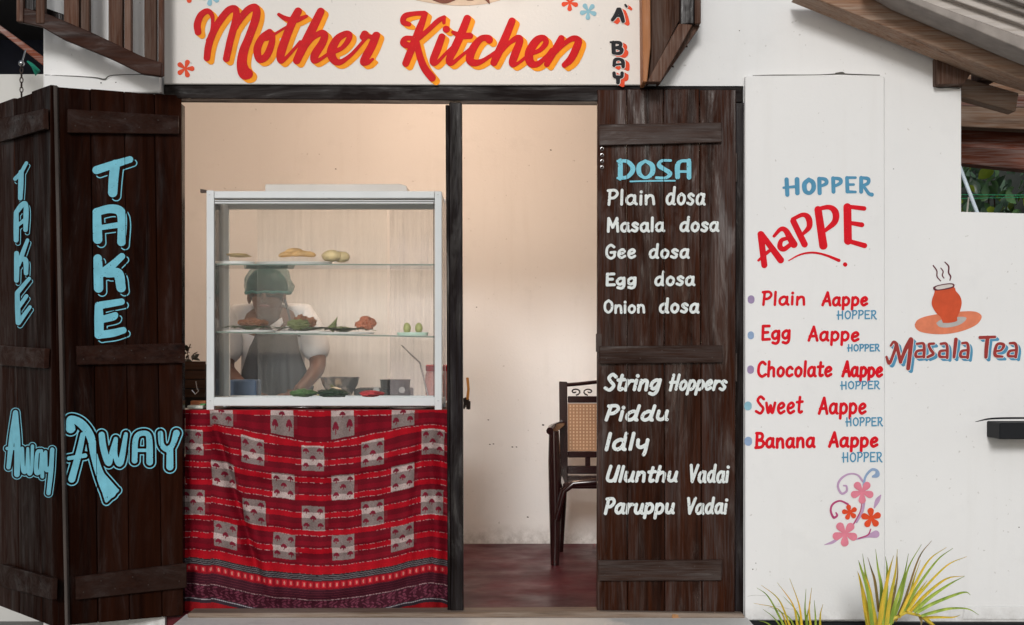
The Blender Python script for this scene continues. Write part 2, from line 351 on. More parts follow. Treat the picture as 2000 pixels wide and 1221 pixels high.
GL = {
 'a': ([[(.45,.5),(.28,.62),(.08,.45),(.06,.15),(.2,0),(.38,.14),(.45,.5)], [(.46,.6),(.45,.12),(.53,.0)]], .55),
 'c': ([[(.42,.5),(.28,.62),(.08,.45),(.06,.15),(.22,0),(.42,.1)]], .45),
 'd': ([[(.45,.5),(.28,.62),(.08,.45),(.06,.15),(.2,0),(.38,.14),(.45,.5)], [(.48,1),(.45,.12),(.53,.0)]], .56),
 'e': ([[(.08,.28),(.3,.34),(.42,.48),(.3,.62),(.1,.48),(.06,.2),(.2,0),(.44,.12)]], .48),
 'g': ([[(.45,.5),(.28,.62),(.08,.45),(.06,.2),(.2,.05),(.38,.18),(.45,.5)], [(.47,.62),(.45,-.08),(.3,-.3),(.08,-.24)]], .53),
 'h': ([[(.08,1),(.06,0)], [(.06,.4),(.25,.6),(.4,.52),(.42,.3),(.43,0)]], .5),
 'i': ([[(.07,.6),(.06,0)], [(.08,.88)]], .14), 'l': ([[(.08,1),(.06,.0)]], .14),
 'n': ([[(.06,.6),(.06,0)], [(.06,.36),(.22,.6),(.38,.55),(.42,.3),(.44,0)]], .5),
 'o': ([[(.25,.62),(.08,.45),(.08,.15),(.25,0),(.42,.16),(.43,.46),(.25,.62)]], .5),
 'p': ([[(.07,.6),(.06,-.32)], [(.06,.42),(.25,.62),(.44,.45),(.42,.15),(.25,0),(.08,.1)]], .5),
 'r': ([[(.06,.6),(.06,0)], [(.06,.32),(.2,.56),(.36,.58)]], .36),
 's': ([[(.38,.52),(.22,.62),(.08,.5),(.2,.34),(.36,.2),(.24,.0),(.03,.08)]], .42),
 't': ([[(.17,.92),(.14,.15),(.22,0),(.33,.06)], [(.0,.62),(.34,.65)]], .34),
 'u': ([[(.06,.6),(.06,.15),(.2,0),(.36,.12),(.42,.5)], [(.43,.6),(.42,.1),(.5,0)]], .5),
 'w': ([[(.02,.6),(.1,.1),(.17,.05),(.28,.45),(.36,.05),(.44,.08),(.56,.6)]], .58),
 'y': ([[(.06,.6),(.08,.25),(.22,.14),(.42,.3)], [(.45,.6),(.42,-.1),(.38,-.32)]], .5),
 'A': ([[(.0,0),(.3,1)], [(.3,1),(.52,0)], [(.06,.3),(.46,.33)]], .54),
 'B': ([[(.06,1),(.06,0)], [(.02,1),(.32,.98),(.42,.8),(.34,.58),(.08,.52)], [(.08,.52),(.42,.46),(.5,.25),(.36,.04),(.0,0)]], .52),
 'C': ([[(.5,.85),(.3,1),(.08,.75),(.06,.25),(.28,0),(.54,.14)]], .54),
 'D': ([[(.1,1),(.1,0)], [(.0,1),(.38,.95),(.5,.5),(.36,.06),(.0,0)]], .55),
 'E': ([[(.06,1),(.06,0)], [(.06,1),(.46,1)], [(.06,.52),(.38,.53)], [(.06,0),(.5,.02)]], .5),
 'G': ([[(.5,.85),(.3,1),(.08,.75),(.06,.25),(.28,0),(.5,.14),(.52,.42)], [(.3,.44),(.56,.46)]], .58),
 'H': ([[(.06,1),(.06,-.05)], [(.46,1),(.46,0)], [(-.06,.48),(.46,.5)]], .54), 'I': ([[(.1,1),(.06,0)]], .16),
 'M': ([[(.06,1),(.04,0)], [(.06,1),(.32,.3)], [(.32,.3),(.58,1)], [(.58,1),(.64,0)]], .7),
 'O': ([[(.3,1),(.08,.75),(.08,.25),(.3,0),(.52,.25),(.52,.75),(.3,1)]], .6),
 'P': ([[(.1,1),(.04,0)], [(.0,.98),(.34,1),(.46,.75),(.3,.48),(.08,.45)]], .48),
 'R': ([[(.1,1),(.06,0)], [(.0,.98),(.34,1),(.44,.75),(.3,.5),(.08,.47)], [(.22,.46),(.42,.05),(.52,-.05)]], .52),
 'S': ([[(.46,.85),(.25,1),(.08,.78),(.25,.52),(.44,.28),(.28,0),(.0,.12)]], .5),
 'U': ([[(.08,1),(.05,.2),(.22,0),(.44,.15),(.52,1)], [(.52,1),(.5,0)]], .58),
 'V': ([[(.0,1),(.22,0)], [(.22,0),(.5,1)]], .52)}
rnd = random.Random(3)
def word(txt, x0, x1, yb0, yb1, h, r, slant=0.0, gap=0.13, jit=0.02):
    tot = sum(GL[c][1] for c in txt) + gap * (len(txt) - 1); sx = (x1 - x0 - 2 * r) / tot; out = []; x = 0.0
    for c in txt:
        st, wd = GL[c]; jy = rnd.uniform(-jit, jit); jr = rnd.uniform(-jit, jit)
        for s in st:
            pts = []
            for (u, v) in s:
                X = x0 + r + (x + u) * sx + slant * v * h; t = (x + u) / tot; yb = yb0 + (yb1 - yb0) * t - r
                pts.append((X + jr * h * v, yb - (v + jy) * (h - 2 * r), r))
            out.append(S(pts) if len(pts) > 1 else [np.array(pts[0]) * np.array([1, 1, 1]) + np.array([0, 0, .4])])
        x += wd + gap
    return out

# ------------------------------------------------------------------ the ground and the facade
GZ = -0.34
g = MB().box(-400, 400, -400, 400, GZ - 0.5, GZ).build('ground', plain('dusty concrete yard', (0.30, 0.28, 0.25), 0.85, 0, 0.2, 1.5, bmp=0.3)); tag(g, kind='structure')

DX0, DX1, DTOP = PX(322), PX(1452), PZ(168)
fw = empty('front_wall', (0, 0.1, GZ), 'white plastered front wall of the shop around the wide doorway', 'wall')
YW = 0.0
poly = [(85, 1500), (322, 1500), (322, 168), (1452, 168), (1452, 1500), (2500, 1500), (2500, 421), (2000, 417), (1877, 414), (1877, 172), (1832, 168), (1826, 120), (1838, 98), (1597, -2), (1300, -120), (85, -120)]
m_ = MB(); m_.pixprism(poly, YW, YW + 0.16)
o = m_.build('plaster_wall', M['plaster'], fw)
# shallow pilaster that carries the hopper list
m_ = MB(); m_.pixprism([(1455, 1212), (1455, 150), (1457, 149), (1600, 148), (1726, 149), (1728, 151), (1729, 1212)], -0.030, YW - 0.001)
o = m_.build('pilaster', M['plaster'], fw, bev=0.004)
MB().pixprism([(1452, 1500), (1452, 1214), (1600, 1217), (2500, 1219), (2500, 1500)], -0.045, -0.002).build('skirting', M['black_band'], fw, bev=0.003)
MB().pixprism([(1880, 1210), (1884, 1184), (2500, 1184), (2500, 1213)], -0.006, -0.001).build('plinth_band', M['plaster'], fw, bev=0.003)
MB().pixprism([(85, 182), (85, 146), (150, 147), (185, 152), (205, 156), (222, 148), (312, 146), (314, 181)], -0.05, -0.001).build('plaster_ledge', M['plaster'], fw, bev=0.004)
# mildew line along the pilaster top and ledge: thin black crust
stn = M['black']
crust = paint('black mildew crust', (0.10, 0.095, 0.085))
lettering([S([(1470, 147.5, .5), (1520, 146.8, .9), (1600, 146.2, .7), (1640, 144.5, 1.4), (1665, 145.5, 1.2), (1718, 147, .9)]), S([(1632, 143, .8), (1645, 142, 1.4), (1650, 144, .8)])], yplane(-0.0015), crust, fw, 'mildew_stain')
lettering([S([(86, 146, .4), (180, 151, .9), (204, 155, 1.5), (222, 147, .9), (310, 145, .8)])], yplane(-0.0525), crust, fw, 'mildew_stain')
lettering([S([(1826, 122, 1.4), (1825, 150, 1.2), (1828, 169, 1.6), (1850, 171, .9), (1874, 173, .7)])], yplane(-0.002), crust, fw, 'mildew_stain')
# whitewashed step below the threshold
st = MB().box(PX(355), PX(1460), -0.30, 0.05, GZ, PZ(1206, -0.055) - 0.002)
st = st.build('doorstep', M['plinth'], None, bev=0.008); tag(st, 'whitewashed masonry doorstep under the wooden threshold', 'step')
st2 = MB().box(-2.6, PX(355) - 0.003, -0.12, 0.2, GZ, -0.06).build('plinth_block', plain('grey stained base', (0.25, 0.24, 0.22), 0.8, 0, 0.3)); tag(st2, 'low grey masonry base under the folded shutters at left', 'plinth')

# ------------------------------------------------------------------ room behind
RY = 2.2
def struct(name, mb, mat): o = mb.build(name, mat); tag(o, kind='structure'); return o
mf, nt, b, N, L = mat_new('red oxide cement floor'); v = coords(nt, rnd=False); n1 = noise(nt, v, 2.2, 6, 0.65, 0.6)
L.new(ramp(nt, n1, [(0.3, (0.040, 0.007, 0.011)), (0.55, (0.085, 0.009, 0.015)), (0.75, (0.15, 0.014, 0.023))]), b.inputs['Base Color']); L.new(ramp(nt, noise(nt, v, 5, 4), [(0.3, (.25,) * 3), (0.7, (.55,) * 3)]), b.inputs['Roughness']); b.inputs['Specular IOR Level'].default_value = 0.15
struct('floor', MB().box(-1.80, 1.58, 0.03, RY, -0.12, 0.0), mf)
struct('back_wall', MB().box(-1.86, 1.66, RY, RY + 0.12, -0.1, 2.75), M['plaster_in'])
struct('side_wall_left', MB().box(-1.86, -1.80, 0.17, RY, -0.1, 2.75), M['plaster_in'])
struct('side_wall_right', MB().box(1.58, 1.66, 0.17, RY, -0.1, 2.75), M['plaster_in'])
struct('ceiling', MB().box(-1.80, 1.58, 0.17, RY, 2.62, 2.72), M['plaster_in'])

hair = paint('hairline crack', (0.55, 0.54, 0.52)); rc = random.Random(21)
def crack(x, y, L_, ang, yy):
    pts_ = [(x, y, .32)]
    for k in range(int(L_ / 9)): ang += rc.uniform(-.5, .5); x += 9 * math.cos(ang); y += 9 * math.sin(ang); pts_.append((x, y, .34 if k % 3 else .42))
    lettering([S(pts_, k=False)], yplane(yy), hair, fw, 'hairline_crack', step=0.5)
for a_ in ((1460, 1165, 40, .1, -.0313), (1500, 1188, 70, -.1, -.0313)): crack(*a_)
for (x, y, r_, yy) in ((197, 162, 1.2, -.0512), (226, 161, 1.0, -.0512), (1444, 60, .9, -.0008), (1990, 1030, 1.0, -.0008), (1470, 1112, 1.1, -.0313), (1476, 1100, .8, -.0313), (1745, 330, .8, -.0008)): lettering([S([(x, y, r_), (x + .5, y, r_)])], yplane(yy), crust, fw, 'nail_hole', step=0.5)
for (x, y, r_) in ((953, 820, .9), (956, 868, .9), (963, 867, .9), (1000, 873, 1.1), (1008, 873, .9), (1075, 293, 1.0), (655, 330, .8), (1060, 830, 1.6), (1030, 1010, 1.2), (930, 600, .7)):
    o = lettering([S([(x, y, r_), (x + 1.5, y + .3, r_)])], yplane(RY - .0012), crust, bpy.data.objects['back_wall'], 'nail_hole', step=0.5)
# ------------------------------------------------------------------ door frame
df = empty('door_frame', (0, 0.03, 0), 'dark timber door frame with one middle post and worn sill', 'door frame')
MB().pixprism([(320, 192), (320, 165), (700, 167), (1450, 170), (1450, 200)], -0.012, 0.09).build('lintel', M['frame_x'], df, bev=0.003)
def post(a, b, y0, y1, top=200, bot=1205, tw=0): MB().pixprism([(a, bot), (a - tw, top), (b - tw, top), (b, bot)], y0, y1).build('post', M['frame'], df, bev=0.003)
post(322, 352, 0.0, 0.09); post(880, 905, -0.012, 0.06, tw=3); post(1436, 1452, -0.006, 0.09, tw=-1)
MB().pixprism([(873, 798), (870, 205), (877, 205), (880, 1203), (874, 1203)], 0.0, 0.05).build('post_stop', M['frame'], df, bev=0.002)
MB().pixprism([(366, 1207), (366, 1198), (700, 1197), (1170, 1195), (1452, 1199), (1456, 1208)], -0.055, 0.06).build('threshold', M['sill'], df, bev=0.004)

# ------------------------------------------------------------------ planked doors
def plank_door(name, label, A, B, zb, zt, seams_top, seams_bot, battens, woodm, battm, t=0.028, side=1, topcut=None, twist=0):
    """A,B: ends of the leaf in plan (left, right as seen); seams in photo pixels."""
    A = Vector((A[0], A[1], 0)); B = Vector((B[0], B[1], 0)); u = (B - A).normalized(); Ld = (B - A).length
    n = Vector((u.y, -u.x, 0)).normalized()
    if n.y > 0: n = -n
    d = empty(name, (A + B) / 2 + Vector((0, 0, zb)), label, 'door')
    Z = Vector((0, 0, 1))
    def s_at(px, py): return (on_plane(px, py, A, n) - A).dot(u)
    st_ = [0] + [s_at(x, 240) for x in seams_top] + [Ld]; sb_ = [0] + [s_at(x, 1100) for x in seams_bot] + [Ld]
    for i in range(len(st_) - 1):
        g0 = 0.0016; jt = random.uniform(-0.0025, 0.0025); dz = random.uniform(-0.004, 0.003)
        a0, a1, b0, b1 = sb_[i] + g0, sb_[i + 1] - g0, st_[i] + g0, st_[i + 1] - g0
        skew = random.uniform(-0.0025, 0.0025)
        fr = [A + u * a + n * q + Z * z for (a, q, z) in ((a0, jt, zb), (a1, jt + skew, zb), (b1, jt - skew, zt + dz), (b0, jt, zt + dz))]
        bk = [A + u * a + n * (-t) + Z * z for (a, z) in ((sb_[i] + .0002, zb), (sb_[i + 1] - .0002, zb), (st_[i + 1] - .0002, zt + dz), (st_[i] + .0002, zt + dz))]
        MB().add(fr + bk, [(0, 1, 2, 3), (7, 6, 5, 4), (0, 4, 5, 1), (1, 5, 6, 2), (2, 6, 7, 3), (3, 7, 4, 0)]).build('plank', woodm, d, bev=0.0022)
    for quad, th in battens:                 # traced corner pixels: tl, tr, br, bl
        o2 = A + n * (0.005 + th); W = [on_plane(x, y, o2, n) for x, y in quad]; bk = [p - n * th for p in W]
        bt = MB().add(W + bk, [(0, 3, 2, 1), (4, 5, 6, 7), (0, 1, 5, 4), (1, 2, 6, 5), (2, 3, 7, 6), (3, 0, 4, 7)]).build('batten', battm, d, bev=0.0025)
        nl = MB()
        for k in range(7):
            f = 0.06 + 0.145 * k + random.uniform(-.02, .02); h = 0.3 if k % 2 else 0.7
            top = W[0].lerp(W[1], f); bot = W[3].lerp(W[2], f); p = top.lerp(bot, h)
            nl.tube([p - n * 0.001, p + n * 0.0015], 0.0028, 6)
        nl.build('nail', M['iron'], bt)
    return d, A, n
rd, RA, RN = plank_door('menu_door', 'dark plank shutter listing dosa and hoppers in white, right of the opening', (PX(1166, -0.02), -0.02), (PX(1437, -0.02), -0.02), PZ(1196, -0.02), PZ(174, -0.02),
    [1224, 1296, 1366], [1226, 1299, 1372],
    [([(1170, 243), (1409, 239), (1410, 278), (1171, 284)], 0.018), ([(1170, 676), (1411, 674), (1412, 708), (1171, 711)], 0.018), ([(1168, 1095), (1410, 1094), (1409, 1134), (1169, 1135)], 0.018)], M['door_r'], M['batten_r'])
rp = lambda a, b: on_plane(a, b, RA + RN * 0.0048, RN)
xB = P(110, 680, -0.24).x
ld, LA, LN = plank_door('take_away_door', 'dark plank folding shutter facing front with big pale blue take away lettering', (xB, -0.24), (PX(357), 0.0), 0.0, PZ(188),
    [177, 243, 302], [192, 253, 317],
    [([(133, 213), (350, 226), (350, 262), (133, 259)], 0.02), ([(150, 676), (362, 670), (362, 709), (151, 713)], 0.02), ([(148, 1127), (365, 1100), (365, 1148), (149, 1172)], 0.02)], M['door'], M['batten'])
lp = lambda a, b: on_plane(a, b, LA + LN * 0.0048, LN)
MB().add([P(104, 167, -0.255), P(111, 167, -0.25), P(133, 1235, -0.25), P(127, 1235, -0.255)] + [P(104, 167, -0.255) + Vector((0, .03, 0)), P(111, 167, -0.25) + Vector((0, .03, 0)), P(133, 1235, -0.25) + Vector((0, .03, 0)), P(127, 1235, -0.255) + Vector((0, .03, 0))],
    [(0, 1, 2, 3), (7, 6, 5, 4), (0, 4, 5, 1), (1, 5, 6, 2), (2, 6, 7, 3), (3, 7, 4, 0)]).build('edge_strip', wood('grey edge lath', (0.03, 0.025, 0.022), (0.12, 0.1, 0.09), 'z', (0.2, 0.4)), ld, bev=0.002)
x2 = P(-14, 680, 0.27).x
sd_, SA, SN = plank_door('side_folding_door', 'dark plank folding shutter turned away at the left picture edge', (x2, 0.27), (xB - 0.016, -0.245), 0.0, PZ(188), [28, 62], [38, 82],
    [([(-5, 233), (85, 212), (86, 252), (-5, 278)], 0.02), ([(-5, 675), (88, 681), (86, 720), (-5, 713)], 0.02), ([(0, 1102), (103, 1130), (102, 1172), (0, 1146)], 0.02)], M['door'], M['batten'])
sp_ = lambda a, b: on_plane(a, b, SA + SN * 0.0048, SN)
# hinges and bolt rings
for py in (300, 690):
    MB().tube([P(1438, py, -0.016), P(1438, py + 55, -0.016)], 0.004, 8).build('hinge', M['iron'], rd)
for k in range(4):
    c = P(1176, 291 + 12 * k, -0.0265); MB().tube([c + Vector((0.006 * math.cos(t * .7), -0.001, 0.006 * math.sin(t * .7))) for t in range(10)], 0.0013, 5).build('ring', M['steel'], rd)
MB().obox(P(1164, 652, -0.03), RT, Vector((0, 1, 0)), Vector((0, 0, 1)), 0, 0.022, 0, 0.008, -0.07, 0.0).build('latch_plate', M['iron'], rd)

# right door lettering
cutR = [(1224, 240, 1226, 1100), (1296, 240, 1299, 1100), (1366, 240, 1372, 1100)]
Wd = [("Plain", 1185, 1282, 402, 401, 33, 2.7, 0), ("dosa", 1298, 1379, 402, 402, 38, 2.7, .05), ("Masala", 1184, 1300, 455, 454, 31, 2.8, 0), ("dosa", 1325, 1406, 454, 454, 32, 2.8, .05),
 ("Gee", 1181, 1244, 507, 506, 31, 2.6, 0), ("dosa", 1265, 1348, 506, 506, 31, 2.7, .05), ("Egg", 1181, 1245, 560, 559, 27, 2.8, 0), ("dosa", 1276, 1359, 560, 559, 31, 2.7, .05),
 ("Onion", 1177, 1262, 613, 613, 28, 2.5, 0), ("dosa", 1285, 1367, 613, 613, 32, 2.8, .05),
 ("String", 1178, 1290, 765, 764, 37, 3.4, .2), ("Hoppers", 1305, 1419, 764, 764, 34, 2.9, .2), ("Piddu", 1179, 1306, 824, 823, 34, 3.4, .2), ("Idly", 1178, 1268, 882, 881, 38, 3.6, .15),
 ("Ulunthu", 1180, 1324, 943, 943, 35, 3.2, .18), ("Vadai", 1343, 1424, 944, 944, 38, 2.9, .1), ("Paruppu", 1178, 1318, 1006, 1005, 35, 3.2, .14), ("Vadai", 1338, 1421, 1006, 1005, 35, 2.9, .1)]
for t, x0, x1, ya, yb, h, r, sl_ in Wd: lettering(word(t, x0, x1, ya, yb, h, r, sl_), rp, M['white'], rd, step=0.8, cut=cutR, chip=2.75)
cD = conv(1160, 220, 2.907)
dosa = [S([(150, 275), (150, 372)], 14, conv=cD), S([(135, 275, 7), (190, 278, 11), (222, 320, 14), (190, 365, 11), (135, 372, 7)], conv=cD),
 S([(292, 274, 8), (258, 300, 13), (258, 345, 13), (292, 370, 8), (330, 345, 14), (330, 300, 14), (292, 274, 8)], conv=cD),
 S([(436, 272, 7), (385, 274, 8), (370, 300, 13), (400, 322, 12), (432, 345, 13), (410, 370, 8), (355, 370, 8)], conv=cD),
 S([(475, 365, 14), (475, 300, 14), (495, 276, 9), (540, 274, 9)], conv=cD), S([(540, 274), (540, 368)], 13, conv=cD), S([(480, 335), (540, 335)], 7, conv=cD)]
lettering(dosa, rp, M['cyan'], rd, step=0.8, cut=cutR, chip=2.85); lettering([S([(206, 391), (330, 388), (460, 387)], 4.5, conv=cD)], rp, M['cyan'], rd, 'underline', cut=cutR)

# left door lettering
cT = conv(0, 280, 2.908); cA = conv(0, 660, 2.176)
cutL = [(177, 240, 192, 1100), (243, 240, 253, 1100), (302, 240, 317, 1100)]
TAKE = [S([(548, 152, 21), (640, 122, 20), (738, 92, 17)], conv=cT), S([(655, 120, 24), (645, 200, 25), (640, 280, 24)], conv=cT),
 S([(550, 392, 21), (552, 460, 23), (555, 545, 24)], conv=cT), S([(548, 390, 20), (625, 372, 22), (680, 385, 24), (695, 440, 24), (690, 560, 22)], conv=cT), S([(565, 480, 13), (685, 462, 15)], conv=cT),
 S([(555, 655, 22), (558, 740, 24), (560, 822, 24)], conv=cT), S([(692, 642, 17), (640, 690, 20), (585, 735, 22)], conv=cT), S([(610, 740, 20), (670, 740, 26), (688, 820, 24)], conv=cT),
 S([(560, 925, 20), (562, 1000, 24), (562, 1085, 24)], conv=cT), S([(560, 922, 20), (690, 900, 17)], conv=cT), S([(575, 1002, 18), (640, 985, 20), (655, 975, 15)], conv=cT), S([(565, 1088, 20), (640, 1078, 20), (700, 1062, 17)], conv=cT)]
def dropline(strokes, dx, dy, gap, wdt):
    def op(D, bb, step):
        E = field(shifted(strokes, dx, dy), bb, step); return np.maximum(np.abs(E) - wdt, gap - D)
    return op
TAKE = [[p * np.array([1, 1, 1.1]) for p in t_] for t_ in TAKE]; TK2_ = 1.1
lettering(TAKE, lp, M['cyan'], ld, cut=cutL, chip=3.0)
lettering(TAKE, lp, M['cyan'], ld, 'letter_outline', op=dropline(TAKE, 7, 7, 3.0, 1.0), pad=12, cut=cutL, step=0.8)
AW = [S([(300, 385, 20), (300, 345, 14), (345, 365, 18), (385, 420, 17), (400, 500, 15), (425, 580, 18), (455, 640, 26), (468, 655, 26)], conv=cA), S([(500, 648, 6), (452, 694, 6), (425, 600, 8)], conv=cA, k=False), S([(500, 648, 5), (440, 585, 8)], conv=cA, k=False),
 S([(352, 412, 11), (335, 490, 13), (305, 600, 15)], conv=cA), S([(292, 512, 8), (362, 500, 9)], conv=cA),
 S([(432, 412, 13), (440, 470, 14), (462, 532, 13), (478, 470, 8), (492, 430, 9)], conv=cA), S([(492, 430, 9), (490, 500, 10), (512, 530, 13), (535, 410, 9)], conv=cA),
 S([(572, 522, 12), (575, 440, 12), (590, 410, 11), (625, 408, 11), (635, 440, 13), (636, 528, 14)], conv=cA), S([(580, 478, 7), (632, 478, 7)], conv=cA),
 S([(682, 406, 11), (688, 455, 11), (715, 475, 12), (735, 450, 11), (750, 405, 14)], conv=cA), S([(722, 470, 14), (722, 548, 15)], conv=cA)]
lettering(AW, lp, M['cyan'], ld, cut=cutL, chip=3.0)
lettering(AW, lp, M['cyan'], ld, 'letter_outline', op=lambda D, bb, s: np.abs(D - 5.6) - 1.05, pad=10, cut=cutL, step=0.8)
TK2 = [S([(86, 202, 9), (120, 165, 9), (150, 112, 8)], conv=cT), S([(120, 165, 12), (118, 240, 12), (115, 312, 10)], conv=cT),
 S([(92, 395, 11), (92, 480, 12), (92, 550, 11)], conv=cT), S([(94, 390, 11), (125, 350, 12), (146, 345, 10), (148, 400, 12), (145, 492, 10)], conv=cT), S([(96, 470, 8), (145, 430, 8)], conv=cT),
 S([(94, 625, 11), (95, 700, 12), (94, 778, 11)], conv=cT), S([(156, 550, 8), (130, 620, 10), (105, 690, 10)], conv=cT), S([(118, 660, 9), (145, 665, 12), (148, 738, 10)], conv=cT),
 S([(98, 855, 11), (100, 940, 12), (104, 1018, 12)], conv=cT), S([(98, 850, 11), (166, 768, 8)], conv=cT), S([(104, 935, 9), (150, 868, 9)], conv=cT), S([(106, 1018, 11), (170, 930, 8)], conv=cT)]
TK2 = [[p * np.array([1, 1, 1.25]) for p in t_] for t_ in TK2]; lettering(TK2, sp_, M['cyan'], sd_); lettering(TK2, sp_, M['cyan'], sd_, 'letter_outline', op=dropline(TK2, 3.5, 5.5, 1.8, 0.7), pad=9, step=0.7)
AW2 = [S([(66, 318, 11), (50, 430, 12), (36, 550, 9)], conv=cA), S([(66, 320, 11), (74, 450, 13), (72, 580, 12)], conv=cA), S([(30, 470, 7), (80, 470, 7)], conv=cA),
 S([(94, 470, 8), (98, 560, 9), (112, 560, 7), (118, 470, 6)], conv=cA), S([(118, 470, 6), (122, 570, 8), (134, 560, 7), (138, 460, 7)], conv=cA),
 S([(176, 480, 7), (158, 490, 8), (154, 570, 9), (172, 560, 8), (178, 490, 8), (180, 590, 8)], conv=cA), S([(194, 485, 7), (196, 560, 8), (214, 550, 8)], conv=cA), S([(222, 475, 9), (216, 570, 10), (206, 660, 9)], conv=cA)]
lettering(AW2, sp_, M['cyan'], sd_, step=0.8); lettering(AW2, sp_, M['cyan'], sd_, 'letter_outline', op=lambda D, bb, s: np.abs(D - 4.0) - 0.8, pad=8, step=0.7)

# ------------------------------------------------------------------ sign over the door
sg = empty('shop_sign', P(786, 165, -0.02), 'cream painted sign panel over the doorway with red and orange script', 'sign')
YS = -0.028
MB().pixprism([(320, 164), (318, -140), (1254, -140), (1253, 166), (900, 166)], YS, -0.002).build('sign_panel', M['plaster_sign'], sg, bev=0.003)
c1 = conv(320, 0, 4.1667); c2 = conv(760, 0, 4.0)
MK = [S(p, conv=c1) for p in (
 [(278, 262, 24), (272, 200, 26), (300, 125, 24), (355, 90, 20), (392, 125, 16), (396, 190, 12), (384, 270, 12), (362, 330, 18)],
 [(350, 472, 24), (362, 380, 26), (392, 285, 26), (445, 185, 26), (520, 90, 26), (575, 70, 25), (590, 110, 24), (578, 190, 26), (540, 330, 26), (508, 478, 25)],
 [(560, 260, 20), (610, 170, 24), (680, 85, 26), (735, 58, 26), (755, 90, 28), (742, 170, 30), (690, 310, 30), (648, 420, 34), (635, 520, 38), (655, 590, 46), (680, 600, 40)],
 [(860, 262, 24), (800, 310, 26), (760, 400, 28), (778, 482, 26), (835, 455, 26), (876, 360, 24), (884, 280, 18), (850, 300, 24), (800, 318, 18)], [(890, 285, 10), (990, 222, 8)],
 [(1092, 92, 28), (1045, 180, 30), (1000, 290, 30), (955, 420, 32), (950, 490, 24), (985, 480, 14), (1060, 400, 12), (1110, 340, 12)], [(935, 118, 12), (990, 150, 18), (1070, 165, 20), (1160, 132, 12)],
 [(1276, 94, 28), (1215, 220, 32), (1140, 370, 32), (1082, 492, 28)], [(1130, 420, 14), (1200, 320, 18), (1275, 270, 22), (1308, 285, 26), (1290, 350, 28), (1232, 440, 30), (1222, 490, 24), (1260, 490, 14), (1350, 430, 12)],
 [(1385, 420, 18), (1450, 390, 16), (1500, 330, 20), (1510, 285, 22), (1480, 275, 22), (1410, 320, 28), (1362, 420, 32), (1385, 490, 28), (1440, 505, 20), (1530, 440, 14), (1620, 340, 12), (1650, 310, 10)],
 [(1635, 280, 28), (1620, 300, 24)], [(1630, 285, 18), (1690, 300, 16), (1735, 284, 22)], [(1728, 290, 28), (1690, 380, 30), (1640, 470, 30), (1622, 510, 22), (1660, 510, 16), (1700, 482, 10)])]
MK += [S(p, conv=c2) for p in (
 [(155, 190, 16), (110, 172, 20), (125, 125, 20), (200, 106, 16), (275, 104, 18)], [(282, 108, 18), (240, 220, 26), (180, 370, 26), (130, 495, 25)],
 [(195, 300, 16), (130, 300, 18), (112, 335, 24), (150, 355, 22), (195, 345, 16)], [(205, 320, 18), (300, 240, 17), (380, 165, 18), (430, 135, 14)], [(430, 140, 12), (428, 178, 12)], [(215, 335, 22), (240, 440, 24), (275, 530, 26), (335, 608, 27)],
 [(412, 288, 24), (375, 390, 27), (342, 478, 24), (370, 492, 14), (440, 420, 11), (490, 370, 10)], [(445, 228, 24), (448, 229, 24)],
 [(610, 145, 26), (565, 260, 28), (510, 380, 28), (468, 470, 24), (490, 495, 16), (560, 440, 12), (670, 350, 10)], [(498, 252, 12), (560, 278, 22), (632, 280, 22)],
 [(782, 312, 26), (770, 298, 24), (715, 305, 22), (655, 380, 28), (630, 465, 28), (672, 492, 24), (740, 470, 16), (840, 400, 11)],
 [(960, 165, 25), (905, 300, 28), (845, 430, 28), (818, 490, 24)], [(850, 440, 12), (930, 345, 14), (1000, 298, 22), (1022, 320, 24), (985, 420, 28), (962, 495, 24), (1000, 498, 12), (1090, 430, 12)],
 [(1110, 420, 14), (1180, 390, 16), (1225, 335, 20), (1205, 295, 20), (1150, 320, 28), (1095, 410, 30), (1105, 490, 28), (1160, 500, 20), (1230, 440, 14), (1270, 390, 14)],
 [(1345, 300, 23), (1290, 400, 24), (1232, 502, 20)], [(1280, 430, 14), (1360, 350, 16), (1430, 302, 20), (1478, 315, 24), (1465, 370, 27), (1420, 460, 26), (1370, 508, 20)])]
def extr(strokes, dx, dy, n=4):
    def op(D, bb, step):
        E = D.copy()
        for k in range(1, n + 1): E = np.minimum(E, field(shifted(strokes, dx * k / n, dy * k / n), bb, step) - 0.2)
        return E
    return op
MK = [[p * np.array([1, 1, 1.13]) for p in t_] for t_ in MK]
lettering(MK, yplane(YS - 0.002), M['orange'], sg, op=extr(MK, 8, 6.5), pad=14, label='orange drop edge behind the red script')
lettering(MK, yplane(YS - 0.004), M['red'], sg, label='large red brush script lettering')
AB = [S(p, conv=c2) for p in ([(1790, 75, 16), (1770, 120, 16), (1745, 155, 13)], [(1800, 75, 16), (1815, 120, 18), (1828, 165, 15)], [(1765, 125, 9), (1820, 125, 9)], [(1845, 38, 8), (1855, 52, 9)],
 [(1752, 335, 17), (1755, 410, 17)], [(1730, 330, 8), (1800, 335, 14), (1805, 362, 13), (1765, 372, 9)], [(1765, 372, 9), (1815, 385, 15), (1805, 415, 14), (1755, 418, 9)],
 [(1757, 512, 13), (1765, 470, 14), (1800, 462, 12), (1825, 480, 15), (1828, 520, 14)], [(1765, 505, 8), (1825, 500, 8)], [(1757, 572, 14), (1765, 600, 14), (1815, 600, 13), (1820, 572, 14)], [(1788, 605, 17), (1788, 645, 15)])]
lettering(AB, yplane(YS - 0.002), M['redorange'], sg, op=extr(AB, 9, 5), pad=12, step=0.7, label='red drop edge behind the black letters'); 
lettering(AB, yplane(YS - 0.0033), M['plaster_sign'], sg, 'letter_gap', op=lambda D, bb, s: D - 1.3, step=0.7)
